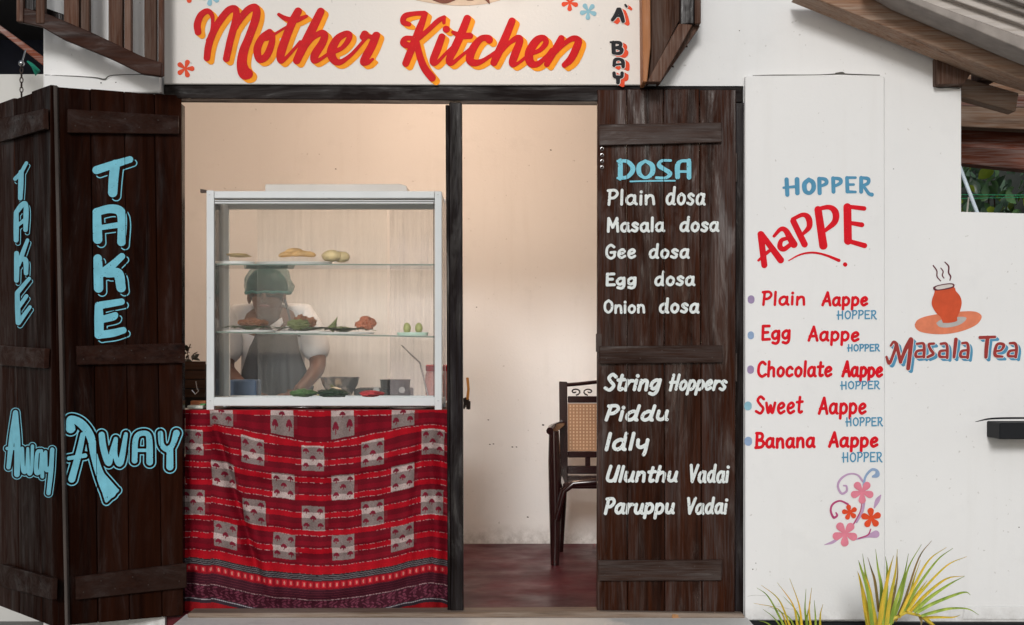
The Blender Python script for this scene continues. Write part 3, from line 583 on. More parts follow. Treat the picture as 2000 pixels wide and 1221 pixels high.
lettering(AB, yplane(YS - 0.0046), M['black'], sg, step=0.7, label='small black block letters down the right edge')
def petals(cx, cy, r, a0, mat, parent, y, n=5, rr=0.27, name='painted_flower', rin=0.15):
    s = [S([(cx + r * rin * math.cos(a), cy + r * rin * math.sin(a), r * 0.1), (cx + r * .45 * math.cos(a), cy + r * .45 * math.sin(a), r * rr * .72), (cx + r * 0.72 * math.cos(a), cy + r * 0.72 * math.sin(a), r * rr)]) for a in [R(a0 + 360 / n * k) for k in range(n)]]
    s.append([np.array([cx, cy, r * 0.17])]); return lettering(s, yplane(y), mat, parent, name, step=0.6)
petals(362, 134, 18, 0, M['redorange'], sg, YS - 0.002); petals(1113, 5, 17, 20, M['redorange'], sg, YS - 0.002); petals(1149, 22, 17, 22, M['blueflower'], sg, YS - 0.002)
petals(412, -6, 18, 30, M['blueflower'], sg, YS - 0.002); petals(370, -12, 18, 20, M['redorange'], sg, YS - 0.002)
peach = paint('peach wash', (0.72, 0.55, 0.42))
lettering([S([(815, -2, 3), (850, 2, 5), (900, 5, 6), (945, 3, 5), (975, -2, 3)])], yplane(YS - 0.002), peach, sg, 'painted_pot')
lettering([S([(850, -6, 8), (868, -5, 12), (884, -6, 8)]), ], yplane(YS - 0.004), M['brownp'], sg, 'painted_pot')
lettering([S([(914, -4, 5), (922, -4, 5)])], yplane(YS - 0.004), M['brownp'], sg, 'painted_pot'); lettering([S([(950, -4, 5), (956, 7, 1)])], yplane(YS - 0.004), M['brownp'], sg, 'painted_pot')

# ------------------------------------------------------------------ hopper list on the pilaster
YP = -0.032
def pl(st, mat, **k): return lettering(st, yplane(YP - k.pop('dy', 0)), mat, fw, **k)
c3 = conv(1440, 320, 4.07)
HP = [S(p, conv=c3) for p in ([(392, 125, 15), (398, 245, 15)], [(368, 190, 8), (475, 180, 11)], [(475, 125, 17), (478, 232, 16)], [(568, 125, 14), (535, 160, 17), (540, 215, 16), (575, 232, 13), (605, 200, 16), (602, 150, 16), (568, 125, 14)],
 [(652, 120, 15), (655, 232, 15)], [(650, 115, 10), (700, 125, 13), (708, 155, 13), (660, 180, 9)], [(762, 115, 14), (765, 222, 14)], [(760, 113, 10), (815, 122, 13), (820, 152, 13), (770, 180, 9)],
 [(872, 112, 13), (876, 220, 14)], [(872, 110, 10), (940, 110, 9)], [(875, 165, 9), (925, 165, 9)], [(875, 222, 11), (940, 224, 9)], [(985, 112, 14), (985, 222, 14)], [(985, 110, 10), (1040, 120, 13), (1038, 155, 12), (990, 175, 9)], [(1005, 178, 10), (1045, 235, 12), (1070, 245, 14)])]
HP = [[p * np.array([1, 1, 1.14]) for p in t_] for t_ in HP]
pl(HP, M['blue'], step=0.7)
AP = [S(p, conv=c3, k=False) for p in ([(186, 560, 21), (215, 805, 20)], [(192, 558, 18), (345, 765, 22)], [(168, 768, 8), (250, 695, 12)], [(445, 455, 20), (535, 640, 21)], [(642, 365, 24), (684, 650, 27)], [(875, 345, 26), (880, 612, 26)], [(880, 340, 13), (1008, 355, 15)], [(900, 470, 13), (990, 485, 16)], [(870, 610, 14), (1012, 650, 17)])]
AP += [S(p, conv=c3) for p in ([(292, 575, 10), (345, 520, 14), (385, 530, 18), (420, 590, 22), (450, 640, 24)], [(400, 590, 12), (350, 610, 14), (340, 660, 18), (372, 678, 16), (425, 640, 14)], [(440, 440, 12), (520, 405, 14), (565, 430, 20), (572, 500, 18), (520, 560, 10)], [(630, 362, 12), (730, 345, 16), (780, 385, 22), (775, 460, 20), (700, 530, 12)])]
AP = [[p * np.array([1, 1, 1.22]) for p in t_] for t_ in AP]
pl(AP, M['menured'], step=0.7)
pl([S([(408, 770, 4), (500, 722, 7), (600, 706, 8), (700, 725, 9), (808, 768, 13)], conv=c3), S([(857, 800, 17), (858, 801, 17)], conv=c3)], M['menured'], name='underline')
for t, x0, x1, ya, h, r in (("Plain", 1487, 1575, 598, 30, 2.3), ("Aappe", 1604, 1697, 599, 30, 2.4), ("Egg", 1485, 1546, 666, 32, 2.5), ("Aappe", 1577, 1680, 668, 32, 2.4), ("Chocolate", 1477, 1627, 738, 34, 2.5), ("Aappe", 1643, 1726, 738, 34, 2.6), ("Sweet", 1474, 1569, 810, 38, 2.4), ("Aappe", 1597, 1694, 810, 36, 2.5), ("Banana", 1473, 1594, 877, 34, 2.6), ("Aappe", 1617, 1717, 875, 33, 2.6)):
    pl(word(t, x0, x1, ya, ya - (1 if t != 'Aappe' else 0), h, r * 1.14, 0.03), M['menured'], step=0.7)
for x0, x1, ya, h in ((1635, 1713, 624, 18), (1655, 1719, 687, 15), (1642, 1719, 761, 17), (1652, 1725, 833, 18), (1645, 1724, 903, 20)): pl(word("HOPPER", x0, x1, ya, ya - 0.5, h, 1.35, 0.0), M['blue'], step=0.5, dy=0.001)
for (x, y, r, mt) in ((1467, 585, 6.6, 'lilac'), (1466.5, 655, 6.2, 'paleblue'), (1466, 722, 6.6, 'lilac'), (1461, 793, 7.2, 'blueflower'), (1461.5, 862, 7.4, 'paleblue')): pl([S([(x, y - 1.5, r), (x, y + 1.5, r)])], M[mt], name='bullet_dot', step=0.6)
# flower ornament
c4 = conv(1420, 880, 3.58)
orn = empty('x', (0, 0, 0)); bpy.data.objects.remove(orn)
pl([S([(680, 660, 2), (740, 640, 10), (800, 600, 5)], conv=c4), S([(905, 620, 6), (980, 600, 10), (1040, 585, 26)], conv=c4), S([(1030, 400, 5), (1052, 350, 16), (1075, 312, 4)], conv=c4)], M['mauve'], name='painted_leaf', step=0.6)
pl([S([(950, 215, 8), (910, 170, 6), (850, 165, 6), (795, 200, 8), (775, 250, 8), (800, 300, 8), (835, 285, 8), (835, 250, 7), (815, 245, 5)], conv=c4), S([(960, 350, 9), (945, 430, 9), (905, 500, 8)], conv=c4)], M['mauve'], name='painted_tendril', step=0.6, dy=0.0008)
pl([S([(845, 375, 7), (790, 352, 6), (740, 375, 7), (725, 420, 7), (745, 468, 8), (770, 455, 7), (762, 435, 5)], conv=c4), S([(942, 370, 3), (930, 430, 4), (885, 515, 5)], conv=c4), S([(1005, 550, 4), (985, 590, 5), (920, 615, 4)], conv=c4)], M['magenta'], name='painted_tendril', step=0.5, dy=0.0016)
pl([S([(955, 240, 8), (970, 180, 8), (1010, 135, 9), (1045, 140, 10), (1050, 170, 17), (1020, 182, 8)], conv=c4)], M['paleblue'], name='painted_leaf', step=0.5, dy=0.001)
def pf(cx, cy, r, a0, mat, dy=0.002): x, y, rr = c4(cx, cy, r); petals(x, y, rr, a0, M[mat], fw, YP - dy, rr=0.33)
pf(945, 290, 78, 18, 'pink'); pf(825, 582, 85, 20, 'pink'); pf(858, 432, 52, -30, 'redorange', .003); pf(1008, 472, 68, -22, 'redorange', .003)
# masala tea
c5 = conv(1700, 480, 4.07)
def wl(st, mat, dy=0.0015, **k): return lettering(st, yplane(-dy), mat, fw, **k)
yw_ = lambda d: yplane(-d)
shape([(352, 625), (375, 590), (440, 562), (560, 540), (700, 524), (820, 522), (875, 545), (882, 580), (840, 630), (740, 675), (620, 700), (500, 702), (400, 685), (360, 655)], yw_(.0015), M['salmon'], fw, 'painted_saucer', c5)
shape([(522, 615), (560, 590), (640, 575), (720, 565), (762, 572), (750, 600), (700, 632), (620, 650), (550, 645)], yw_(.0022), M['greyp'], fw, 'painted_saucer', c5)
shape([(512, 345), (508, 375), (490, 430), (490, 475), (520, 530), (560, 570), (574, 608), (590, 614), (640, 612), (688, 598), (690, 570), (715, 510), (726, 450), (712, 400), (680, 360), (664, 330), (590, 335)], yw_(.003), M['terracotta'], fw, 'painted_cup', c5)
shape([(500, 345), (505, 325), (560, 308), (630, 298), (664, 304), (666, 326), (630, 342), (560, 354), (515, 356)], yw_(.0038), M['steam'], fw, 'painted_cup', c5)
shape([(516, 340), (525, 326), (570, 314), (630, 307), (654, 312), (650, 325), (600, 338), (540, 348)], yw_(.0045), M['offw'], fw, 'painted_cup', c5, .6)
wl([S([(500, 158, 5), (528, 200, 5), (530, 245, 5), (558, 280, 4)], conv=c5), S([(560, 178, 4), (578, 205, 5), (572, 235, 5), (585, 258, 4)], conv=c5), S([(592, 130, 4), (622, 165, 6), (622, 215, 6), (638, 245, 6), (632, 275, 4)], conv=c5)], M['steam'], name='painted_steam', step=0.6)
MT = [S(p, conv=c5) for p in ([(128, 885, 10), (150, 935, 13), (180, 870, 12), (205, 790, 14), (185, 765, 11), (162, 795, 9)], [(208, 780, 13), (225, 860, 14), (240, 925, 14)], [(240, 925, 12), (280, 820, 16), (322, 745, 18)], [(325, 750, 18), (315, 850, 17), (300, 975, 16)],
 [(370, 780, 10), (420, 778, 11), (428, 820, 13), (425, 885, 12)], [(420, 830, 10), (370, 840, 11), (362, 880, 12), (410, 882, 9)], [(505, 778, 10), (465, 785, 11), (478, 825, 12), (500, 860, 12), (455, 885, 11)],
 [(560, 780, 10), (600, 778, 11), (612, 820, 12), (610, 890, 12)], [(605, 832, 9), (555, 840, 11), (552, 880, 12), (595, 885, 9)], [(680, 745, 15), (672, 820, 14), (665, 885, 12)], [(730, 775, 10), (768, 775, 11), (778, 820, 13), (772, 890, 12)], [(770, 830, 9), (725, 840, 11), (718, 880, 12), (765, 885, 9)],
 [(872, 730, 13), (990, 725, 11)], [(932, 730, 16), (922, 820, 16), (918, 885, 14)], [(990, 838, 9), (1040, 830, 9), (1060, 790, 13), (1025, 778, 11), (1000, 800, 12), (992, 870, 14), (1050, 882, 9)], [(1110, 775, 10), (1150, 778, 12), (1162, 820, 13), (1155, 885, 12)], [(1150, 830, 9), (1105, 840, 11), (1098, 875, 12), (1150, 880, 9)])]
wl(MT, M['blue'], 0.0015, op=extr(MT, 5.5, 5.0, 3), pad=10, step=0.7, label='blue drop edge behind the brown letters'); wl(MT, M['plaster'], 0.0025, name='letter_gap', op=lambda D, bb, s: D - 1.0, step=0.7); wl(MT, M['darkred'], 0.0036, step=0.7, label='brick red brush letters')

# ------------------------------------------------------------------ right: black ledge, roof, timbers, hedge
ldg = MB().box(PX(1931, -0.02), PX(2300), -0.16, -0.001, PZ(858, -0.16), PZ(826, -0.16)).build('shelf_ledge', M['black_band'], None, bev=0.003); tag(ldg, 'black ledge jutting from the white wall at the right edge', 'shelf')
lettering([S([(1905, 824, .5), (1930, 818.5, 1.6), (1960, 816.8, 1.8), (2010, 816.5, 1.8)])], yplane(-0.0015), M['black'], fw, 'painted_ledge_shadow')  # shadow above the ledge, painted on the wall as a black stroke

rf = empty('eave_roof', P(1830, 60, -0.3), 'old brown timber eave with a grey roof sheet at the top right corner', 'roof')
def slab(pts4, y0, y1, mat, name, parent, bev=0.003): return MB().pixprism(pts4, y0, y1).build(name, mat, parent, bev=bev)
slab([(1560, -16), (1600, 0), (1840, 96), (1900, 120), (2100, 190), (2100, 146), (1990, 98), (1760, 0), (1720, -16)], -0.22, -0.05, M['rough_x'], 'rafter', rf)
slab([(1700, -40), (1764, -2), (1985, 92), (2100, 138), (2100, 112), (1990, 70), (1780, -8)], -0.42, -0.24, plain('grey weathered batten', (0.30, 0.265, 0.24), 0.8, 0, 0.25, 12), 'fascia', rf)
rsm = wood('grey weathered roof board', (0.24, 0.21, 0.185), (0.55, 0.50, 0.46), 'x', (0.6, 0.85), grey=(0.45, 0.42, 0.40), greyamt=0.4, bmp=0.8)
for k, (ya, yb_) in enumerate(((0, 24), (25, 47), (48, 66), (67, 92))):
    slab([(1700, -34 - ya), (2100, 110 - ya), (2100, 110 - yb_), (1700, -34 - yb_)], -0.40 - 0.035 * k, -0.24 - 0.02 * k, rsm, 'roof_board', rf)
slab([(1830, 165), (1830, 112), (1838, 102), (1897, 106), (1897, 142), (1884, 164)], -0.06, 0.30, M['rough'], 'purlin_end', rf)
slab([(1957, 132), (1957, 105), (1992, 103), (1994, 132)], -0.10, 0.3, M['rough'], 'purlin_end', rf)
slab([(1877, 150), (1990, 182), (1984, 218), (1877, 188)], 0.17, 0.26, M['rough_x'], 'tie_beam', rf)
slab([(1900, 122), (2010, 155), (2100, 180), (2100, 205), (1995, 170), (1900, 140)], 0.10, 0.16, M['rough_x'], 'brace', rf)
bm_ = empty('veranda_beams', P(1940, 330, 0.6), 'red brown beams of the veranda roof behind the low wall', 'beam')
slab([(1850, 206), (2200, 216), (2200, 262), (1850, 246)], 0.75, 0.85, M['rough_x'], 'beam', bm_)
slab([(1850, 244), (2200, 262), (2200, 312), (1850, 288)], 0.90, 1.0, M['redbeam'], 'beam', bm_)
slab([(1850, 284), (2200, 305), (2200, 352), (1850, 316)], 0.55, 0.65, M['redbeam'], 'beam', bm_)
slab([(1850, 186), (2200, 186), (2200, 214), (1850, 206)], 0.95, 1.0, M['redbeam'], 'beam', bm_)
slab([(1850, 90), (2300, 90), (2300, 190), (1850, 190)], 1.35, 1.42, M['rough_x'], 'ceiling_board', bm_)
# hedge of broad leaves
leafm = []
for nm, c in (('dark leaf', (0.07, 0.13, 0.075)), ('mid leaf', (0.11, 0.22, 0.08)), ('yellow green leaf', (0.30, 0.40, 0.04))):
    m, nt, b, N, L = mat_new(nm); v = coords(nt); L.new(ramp(nt, noise(nt, v, 30), [(0.3, tuple(x * .7 for x in c)), (0.7, c)]), b.inputs['Base Color']); b.inputs['Roughness'].default_value = 0.32; leafm.append(m)
def leaf_mesh(mat, ln=0.07, wd=0.03):
    me = bpy.data.meshes.new('leaf'); vs = []; fs = []; n = 6
    for i in range(n + 1):
        t = i / n; w_ = wd * math.sin(math.pi * min(1, t * 0.97 + 0.03)) ** 0.7; z = -0.25 * ln * t * t
        vs += [(-w_, t * ln, z + w_ * 0.35), (0, t * ln, z), (w_, t * ln, z + w_ * 0.35)]
    for i in range(n):
        for k in (0, 1): a = i * 3 + k; fs.append((a, a + 1, a + 4, a + 3))
    me.from_pydata(vs, [], fs); me.materials.append(mat)
    for p in me.polygons: p.use_smooth = True
    return me
lms = [leaf_mesh(m) for m in leafm]
hd = empty('hedge_shrub', (P(1950, 700, 2.6).x, 2.6, GZ), 'dark broad-leaved shrub seen over the low wall under the beams', 'shrub')
stm = MB()
for k in range(8):
    x = P(1870 + 30 * k, 400, 2.75).x; stm.tube([(x, 2.75, GZ), (x + 0.05, 2.8, 1.0), (x + random.uniform(-.1, .1), 2.7, 1.9)], [.012, .009, .004], 6)
stm.build('stem', M['rough'], hd)
rl = random.Random(11)
for k in range(150):
    o = bpy.data.objects.new('leaf', lms[rl.choice([0, 0, 0, 1, 1, 2]) if k > 4 else 2]); col.objects.link(o); o.parent = hd
    p = P(rl.uniform(1862, 2060), rl.uniform(300, 440), rl.uniform(2.3, 2.75)); o.location = p - wloc(hd)
    o.rotation_euler = (rl.uniform(-1.9, -.3), rl.uniform(-.8, .8), rl.uniform(-1.9, 1.9)); s = rl.uniform(0.7, 1.35); o.scale = (s, s, s)
bk = MB()
for k in range(900):
    p = Vector((rl.uniform(2.1, 5.5), rl.uniform(2.9, 3.6), rl.uniform(GZ, 2.5))); a = Vector((rl.uniform(-1, 1), rl.uniform(-.4, .4), rl.uniform(-1, 1))).normalized() * .06; b2 = Vector((rl.uniform(-1, 1), rl.uniform(-.4, .4), rl.uniform(-1, 1))).normalized() * .04
    bk.add([p, p + a - b2, p + a * 2, p + a + b2], [(0, 1, 2, 3)])
o = bk.build('hedge_foliage', leafm[0]); tag(o, 'deep dark hedge leaves behind the shrub', None, None, 'stuff')
fb = MB().box(2.0, 6.5, 3.7, 3.8, GZ, 3.0).build('yard_wall', plain('mossy dark wall', (0.03, 0.035, 0.03), 0.9)); tag(fb, 'dark mossy yard wall behind the hedge', 'wall')
pp = MB().tube([P(1874, 325, 0.5), P(1914, 430, 0.5)], 0.0085, 10).build('leaning_pipe', plain('pale blue plastic pipe', (0.68, 0.78, 0.86), 0.35), None, smooth=True); tag(pp, 'pale blue plastic pipe leaning behind the low wall', 'pipe')
pp = MB().tube([P(1892, 385, 0.7), P(1887, 430, 0.7)], 0.004, 8).build('thin_stick', plain('pale stick', (0.5, 0.48, 0.42), 0.6), None, smooth=True); tag(pp, 'thin pale stick upright behind the blue pipe', 'stick')
for a, b_, lb in ((P(1870, 380, 1.0), P(2100, 379, 1.0), 'upper green cord stretched across the hedge'), (P(1870, 388, 1.0), P(2100, 380, 1.0), 'lower green cord slanting across the hedge')):
    q = MB().tube([a, a.lerp(b_, .5) - Vector((0, 0, .004)), b_], 0.0018, 6).build('washing_line', plain('green cord', (0.10, 0.75, 0.35), 0.5), None); tag(q, lb, 'cord')

# ------------------------------------------------------------------ centre bracket
br = empty('roof_bracket', P(1280, 160, -0.1), 'old timber roof bracket standing on the lintel right of the sign', 'bracket')
slab([(1256, 160), (1254, -60), (1270, -60), (1271, 90), (1264, 160)], -0.16, -0.02, M['rough_o'], 'edge_board', br)
slab([(1272, 108), (1272, -60), (1328, -60), (1327, 40), (1292, 110), (1280, 150), (1266, 160)], -0.12, -0.012, M['rough'], 'upright', br)
slab([(1264, 160), (1290, 160), (1352, 50), (1352, 48), (1326, 46)], -0.18, -0.122, M['rough'], 'brace', br)
slab([(1329, 48), (1329, -60), (1356, -60), (1356, 46)], -0.17, -0.06, M['frame'], 'block', br)
slab([(1357, 47), (1357, -60), (1369, -60), (1369, 46)], -0.16, -0.03, M['rough'], 'block', br)
slab([(1352, 50), (1368, 50), (1290, 161), (1284, 161)], -0.115, -0.03, M['rough'], 'brace', br)
for (x, y) in ((1335, 91), (1308, 130)): MB().tube([P(x - 6, y, -0.06), P(x + 8, y, -0.06)], 0.0035, 6).build('nail', M['iron'], br)

# ------------------------------------------------------------------ top left trellis and dark yard
tr = empty('slatted_gable', P(180, 100, -0.3), 'brown timber gable frame with upright slats at the top left', 'frame')
for (a, b_, bot, y, mt) in ((30, 46, 42, -0.42, 'rough'), (68, 88, 46, -0.40, 'rough'), (46, 68, 38, -0.36, 'frame'), (123, 155, 72, -0.30, 'rough'), (156, 175, 82, -0.28, 'rough_o' if 0 else 'rough'), (210, 240, 112, -0.30, 'rough'), (241, 257, 118, -0.27, 'rough'), (280, 306, 128, -0.30, 'rough'), (307, 319, 147, -0.26, 'rough')):
    y = y * 0.45 - 0.05
    slab([(a + 1.5, bot), (a + 1.5, -90), (b_ - 1.5, -90), (b_ - 1.5, bot)], y, y + 0.035, M[mt], 'slat', tr)
slab([(34, 42), (34, 12), (90, 26), (176, 62), (282, 112), (316, 122), (314, 149), (276, 144), (215, 114), (122, 76), (80, 52)], -0.225, -0.190, M['rail'], 'rail', tr)
slab([(34, 20), (34, -4), (130, 30), (130, 48)], -0.13, -0.10, M['frame'], 'rail', tr)
lb = MB().pixprism([(-60, 40), (-60, 5), (0, 50), (86, 112), (84, 128), (0, 62)], 0.55, 0.62).build('slanting_beam', M['redbeam'], None, bev=0.003); tag(lb, 'dark red brown beam slanting down at the far left top', 'beam')
yw = MB().pixprism([(-400, 1500), (-400, 146), (120, 145), (120, 1500)], 1.1, 1.25).build('neighbour_wall', plaster('grey white neighbour wall', (0.62, 0.61, 0.58)), None); tag(yw, 'pale grey neighbouring wall behind the chain at the left', 'wall')
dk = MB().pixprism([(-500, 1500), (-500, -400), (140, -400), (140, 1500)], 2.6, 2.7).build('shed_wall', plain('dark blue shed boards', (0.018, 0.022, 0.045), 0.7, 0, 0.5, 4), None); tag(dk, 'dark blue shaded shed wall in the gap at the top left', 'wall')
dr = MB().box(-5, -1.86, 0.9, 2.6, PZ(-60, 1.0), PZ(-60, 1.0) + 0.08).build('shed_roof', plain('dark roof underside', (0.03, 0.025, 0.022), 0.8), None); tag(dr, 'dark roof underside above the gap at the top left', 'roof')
for y_ in (20, 60, 95):
    pass
ch = empty('hanging_chain', P(42, 125, -0.05), 'short rusty chain hanging from a nail at the left above the folded shutter', 'chain')
for k in range(7):
    c = P(42, 128 + 9.5 * k, -0.06); mb = MB(); ax = Vector((1, 0, 0)) if k % 2 else Vector((0, 1, 0))
    mb.tube([c + ax * 0.006 * math.cos(t * math.pi / 5) + Vector((0, 0, 0.0115 * math.sin(t * math.pi / 5))) for t in range(11)], 0.0022, 6); mb.build('link', M['iron'], ch)
MB().tube([P(42, 126, -0.03), P(50, 97, -0.03)], 0.003, 6).build('hook', M['steel'], ch)
MB().blob(P(42, 124, -0.06), .012, .012, .012).build('knob', M['steel'], ch, smooth=True)
gr = MB()
for q in range(5): gr.tube([P(54 + 2 * q, 120 + q, 0.4), P(64 + 3 * q, 130 + 2 * q, 0.38), P(70 + 2 * q, 148 - 2 * q, 0.4)], [.004, .006, .002], 6)
o = gr.build('green_rag', plain('green plastic rag', (0.01, 0.20, 0.13), 0.5), None, smooth=True); tag(o, 'scrap of green plastic string under the slanting beam', 'string')

# wooden chip under the door
o = MB().obox(P(1313, 1212, -0.06), Vector((.98, .2, 0)), Vector((-.2, .98, 0)), Vector((0, 0, 1)), 0, 0.062, 0, 0.05, 0.002, 0.024).build('wood_wedge', M['chip'], None, bev=0.003); tag(o, 'small fresh wooden wedge on the sill under the menu shutter', 'wedge')

# ------------------------------------------------------------------ counter, saree
TZ = PZ(802, 0.12)
tb = empty('counter_table', (PX(615, .5), 0.5, 0), 'counter table hidden behind the red patterned cloth', 'table')
tx0, tx1 = PX(352, 0.13), PX(905, 0.13) * 0 + PX(876, 0.13)
MB().box(tx0, tx1, 0.12, 1.0, TZ - 0.03, TZ).build('table_top', wood('table board', (0.04, 0.02, 0.015), (0.12, 0.06, 0.04), 'x'), tb, bev=0.003)
for sx in (tx0 + .05, tx1 - .05):
    for sy in (.18, .94): MB().box(sx - .025, sx + .025, sy - .025, sy + .025, 0, TZ - 0.031).build('leg', M['rough'], tb)
# cloth: grid in photo pixels, colours are the woven pattern
X0, X1, Y0, Y1 = 361.0, 876.0, 801.0, 1192.0
nx, ny = 516, 392
gx = np.linspace(X0, X1, nx)[None, :].repeat(ny, 0); gy = np.linspace(Y0, Y1, ny)[:, None].repeat(nx, 1)
ZX = (gx - 340) * 2.769; ZY = (gy - 780) * 2.769
sag = np.interp(ZX, [40, 120, 200, 300, 400, 500, 650, 800, 950, 1100, 1250, 1330, 1400, 1440, 1500], [0, 0, 6, 24, 44, 62, 80, 85, 78, 56, 28, 12, 2, 8, 22])
k_ = np.clip((ZY - 60) / 150, 0.25, 1.12); sag = sag * k_
drift = np.interp(ZY, [60, 1100], [0, 1]) * np.interp(ZX, [60, 250, 700, 1300, 1480], [22, 45, 18, -8, -22])
rng = np.random.RandomState(2)
wob = 3 * np.sin(ZX / 60.0 + 1) + 2 * np.sin(ZX / 23.0 + ZY / 140)
U = ZX - drift - 8; Vv = ZY - sag - wob * 0.5 + np.where(ZX < 205, -6, 0)
C = np.zeros((ny, nx, 3)); C[:] = (0.135, 0.004, 0.011)
nz = rng.rand(ny, nx)
ph = (Vv - 40) % 95
bright = (ph < 30) & (Vv > -20); C[bright] = (0.36, 0.004, 0.012)
semi = (ph > 60) & (ph < 82) & (Vv > 0); C[semi] = (0.19, 0.004, 0.013)
# silver threads, broken
dash = (np.sin(U / 3.1) + np.sin(U / 7.7 + np.floor(Vv / 95) * 2) + 1.4 * rng.rand(ny, nx)) > 0.3
thr = ((np.abs(ph - 0) < 2.2) | (np.abs(ph - 31) < 1.6) & (np.sin(U / 90 + Vv / 50) > -.2)) & dash
C[thr] = (0.46, 0.24, 0.24)
kx = np.round((U - 87) / 163.5); ry = np.round((Vv - 62) / 161.5); du = U - 87 - kx * 163.5; dv = Vv - 62 - ry * 161.5
sq = (np.abs(du) < 62) & (np.abs(dv) < 67) & ((kx + ry) % 2 == 1) & (ry >= 0) & (ry <= 4)
grid_ = 0.9 + 0.2 * (np.sin(U * 1.1) * np.sin(Vv * 1.1))
base = np.where(bright[..., None], (0.50, 0.39, 0.37), (0.235, 0.18, 0.17)) * grid_[..., None] * (0.85 + 0.3 * nz[..., None]); C[sq] = base[sq]
def motif(cx, cy, s):
    a = du - cx; b2 = dv - cy; rr = np.hypot(a, b2)
    head = (rr < s * .92) & (b2 < s * .30); lob = (np.hypot(a - s * .75, b2 - s * .15) < s * .4) | (np.hypot(a + s * .75, b2 - s * .15) < s * .4)
    stem = (np.abs(a - 2 * np.sin(b2 / 5)) < 2.6) & (b2 > 0) & (b2 < s * 1.25)
    return head | lob | stem
mo = np.zeros_like(sq)
for cx, cy in ((-38, -40), (38, -42), (0, -2), (-38, 38), (38, 36)): mo |= motif(cx, cy, 15)
C[sq & mo] = (0.17, 0.012, 0.028)
gh = (np.abs(du - 95) < 32) & (np.abs(dv - 20) < 26) & ((kx + ry) % 2 == 1) & (ry >= 0) & (ry <= 4) & ~sq; C[gh] = C[gh] * 0.8 + np.array((0.04, 0.012, 0.014))
# border
B = Vv > 822; C[B & (Vv < 846)] = (0.38, 0.005, 0.012)
band = (Vv >= 846) & (Vv < 882); C[band] = (0.028, 0.022, 0.026); C[band & (np.abs((Vv - 850) % 10 - 5) < 1.3)] = (0.19, 0.17, 0.18)
band = (Vv >= 882) & (Vv < 926); C[band] = (0.26, 0.006, 0.014); blk = band & (np.abs((U % 37) - 18) < 11) & (np.abs(Vv - 903) < 14); C[blk] = (0.48, 0.02, 0.03); C[blk & (np.hypot(((U % 37) - 18) / 4.5, (Vv - 903) / 10) < 1)] = (0.55, 0.20, 0.17)
band = (Vv >= 926) & (Vv < 1200); C[band] = (0.048, 0.008, 0.016); C[band & (np.abs(Vv % 13 - 6) < 1.2) & (Vv < 985)] = (0.11, 0.02, 0.03)
C[(np.abs(Vv - 985) < 1.8) & (nz > .25)] = (0.36, 0.24, 0.25)
pz = (Vv > 990) & (Vv < 1060); swirl = np.sin(U / 6.5 + 2.2 * np.sin(Vv / 8.0)) * np.sin(Vv / 6.0 + 2 * np.sin(U / 17.0)) > 0.15; C[pz & swirl & (nz > .2)] = (0.155, 0.035, 0.06)
C[(Vv > 1060) & (Vv < 1085)] = (0.03, 0.02, 0.028); C[np.abs(Vv - 1066) < 2] = (0.34, 0.31, 0.33); C[Vv >= 1085] = (0.28, 0.008, 0.012)
C *= (0.86 + 0.28 * nz[..., None]) * (0.93 + 0.1 * np.sin(ZX * 2.2)[..., None])
# drape: folds in depth
fold = 0.022 * np.sin(ZX / 40 + 0.6 * np.sin(ZY / 190)) * np.clip((240 - ZX) / 160, 0, 1) + 0.020 * np.sin(ZX / 19.0 + 1.0 * np.sin(ZY / 160)) * np.clip((ZX - 1290) / 150, 0, 1) * np.clip((ZY) / 200, 0.3, 1)
diag = ZX - (205 + (ZY - 100) * 0.30); fold += 0.042 * np.exp(-(diag / 28.0) ** 2) * np.clip((ZY - 60) / 200, 0, 1) * np.clip((1100 - ZY) / 300, 0, 1) - 0.022 * np.exp(-((diag - 62) / 40.0) ** 2) * np.clip((ZY - 60) / 200, 0, 1)
diag2 = ZX - (1350 - (ZY - 100) * 0.10); fold += 0.014 * np.exp(-(diag2 / 26.0) ** 2) * np.clip((ZY - 60) / 200, 0, 1)
for a, p in ((0.006, 210), (0.004, 130)): fold += a * np.sin(Vv / p * 6.28 + ZX / 300) * np.clip(ZY / 300, 0, 1)
fold += 0.006 * np.sin((ZX + .55 * ZY) / 60.0) * np.exp(-((ZX - 620) / 330.0) ** 2) * np.clip(ZY / 300, 0, 1) + 0.005 * np.sin((ZX - .8 * ZY) / 45.0 + 1) * np.exp(-((ZX - 1180) / 180.0) ** 2)
ydep = 0.100 - 0.02 * np.clip((ZY - 30) / 900, 0, 1) + fold * 0.9
vs = np.zeros((ny, nx, 3)); 
fx = (gx - 1000) / F; fu = (CY - gy) / F
dx, dy_, dz = fx, FW.y + fu * UP.y, FW.z + fu * UP.z
# positions from a flat reference plane (y=0.11), folds then move points straight in depth
T_ = (0.11 - CAMP.y) / dy_; vs[..., 0] = CAMP.x + dx * T_; vs[..., 2] = CAMP.z + dz * T_; vs[..., 1] = ydep
me = bpy.data.meshes.new('cloth'); idx = np.arange(nx * ny).reshape(ny, nx)
q = np.stack([idx[:-1, :-1], idx[1:, :-1], idx[1:, 1:], idx[:-1, 1:]], -1).reshape(-1, 4)
me.vertices.add(nx * ny); me.vertices.foreach_set('co', vs.reshape(-1)); me.loops.add(q.size); me.loops.foreach_set('vertex_index', q.reshape(-1))
me.polygons.add(len(q)); me.polygons.foreach_set('loop_start', np.arange(0, q.size, 4)); me.update(calc_edges=True)
at = me.color_attributes.new('weave', 'FLOAT_COLOR', 'POINT'); at.data.foreach_set('color', np.concatenate([np.clip(C, 0, 1), np.ones((ny, nx, 1))], -1).reshape(-1))
me.polygons.foreach_set('use_smooth', np.ones(len(q), bool))
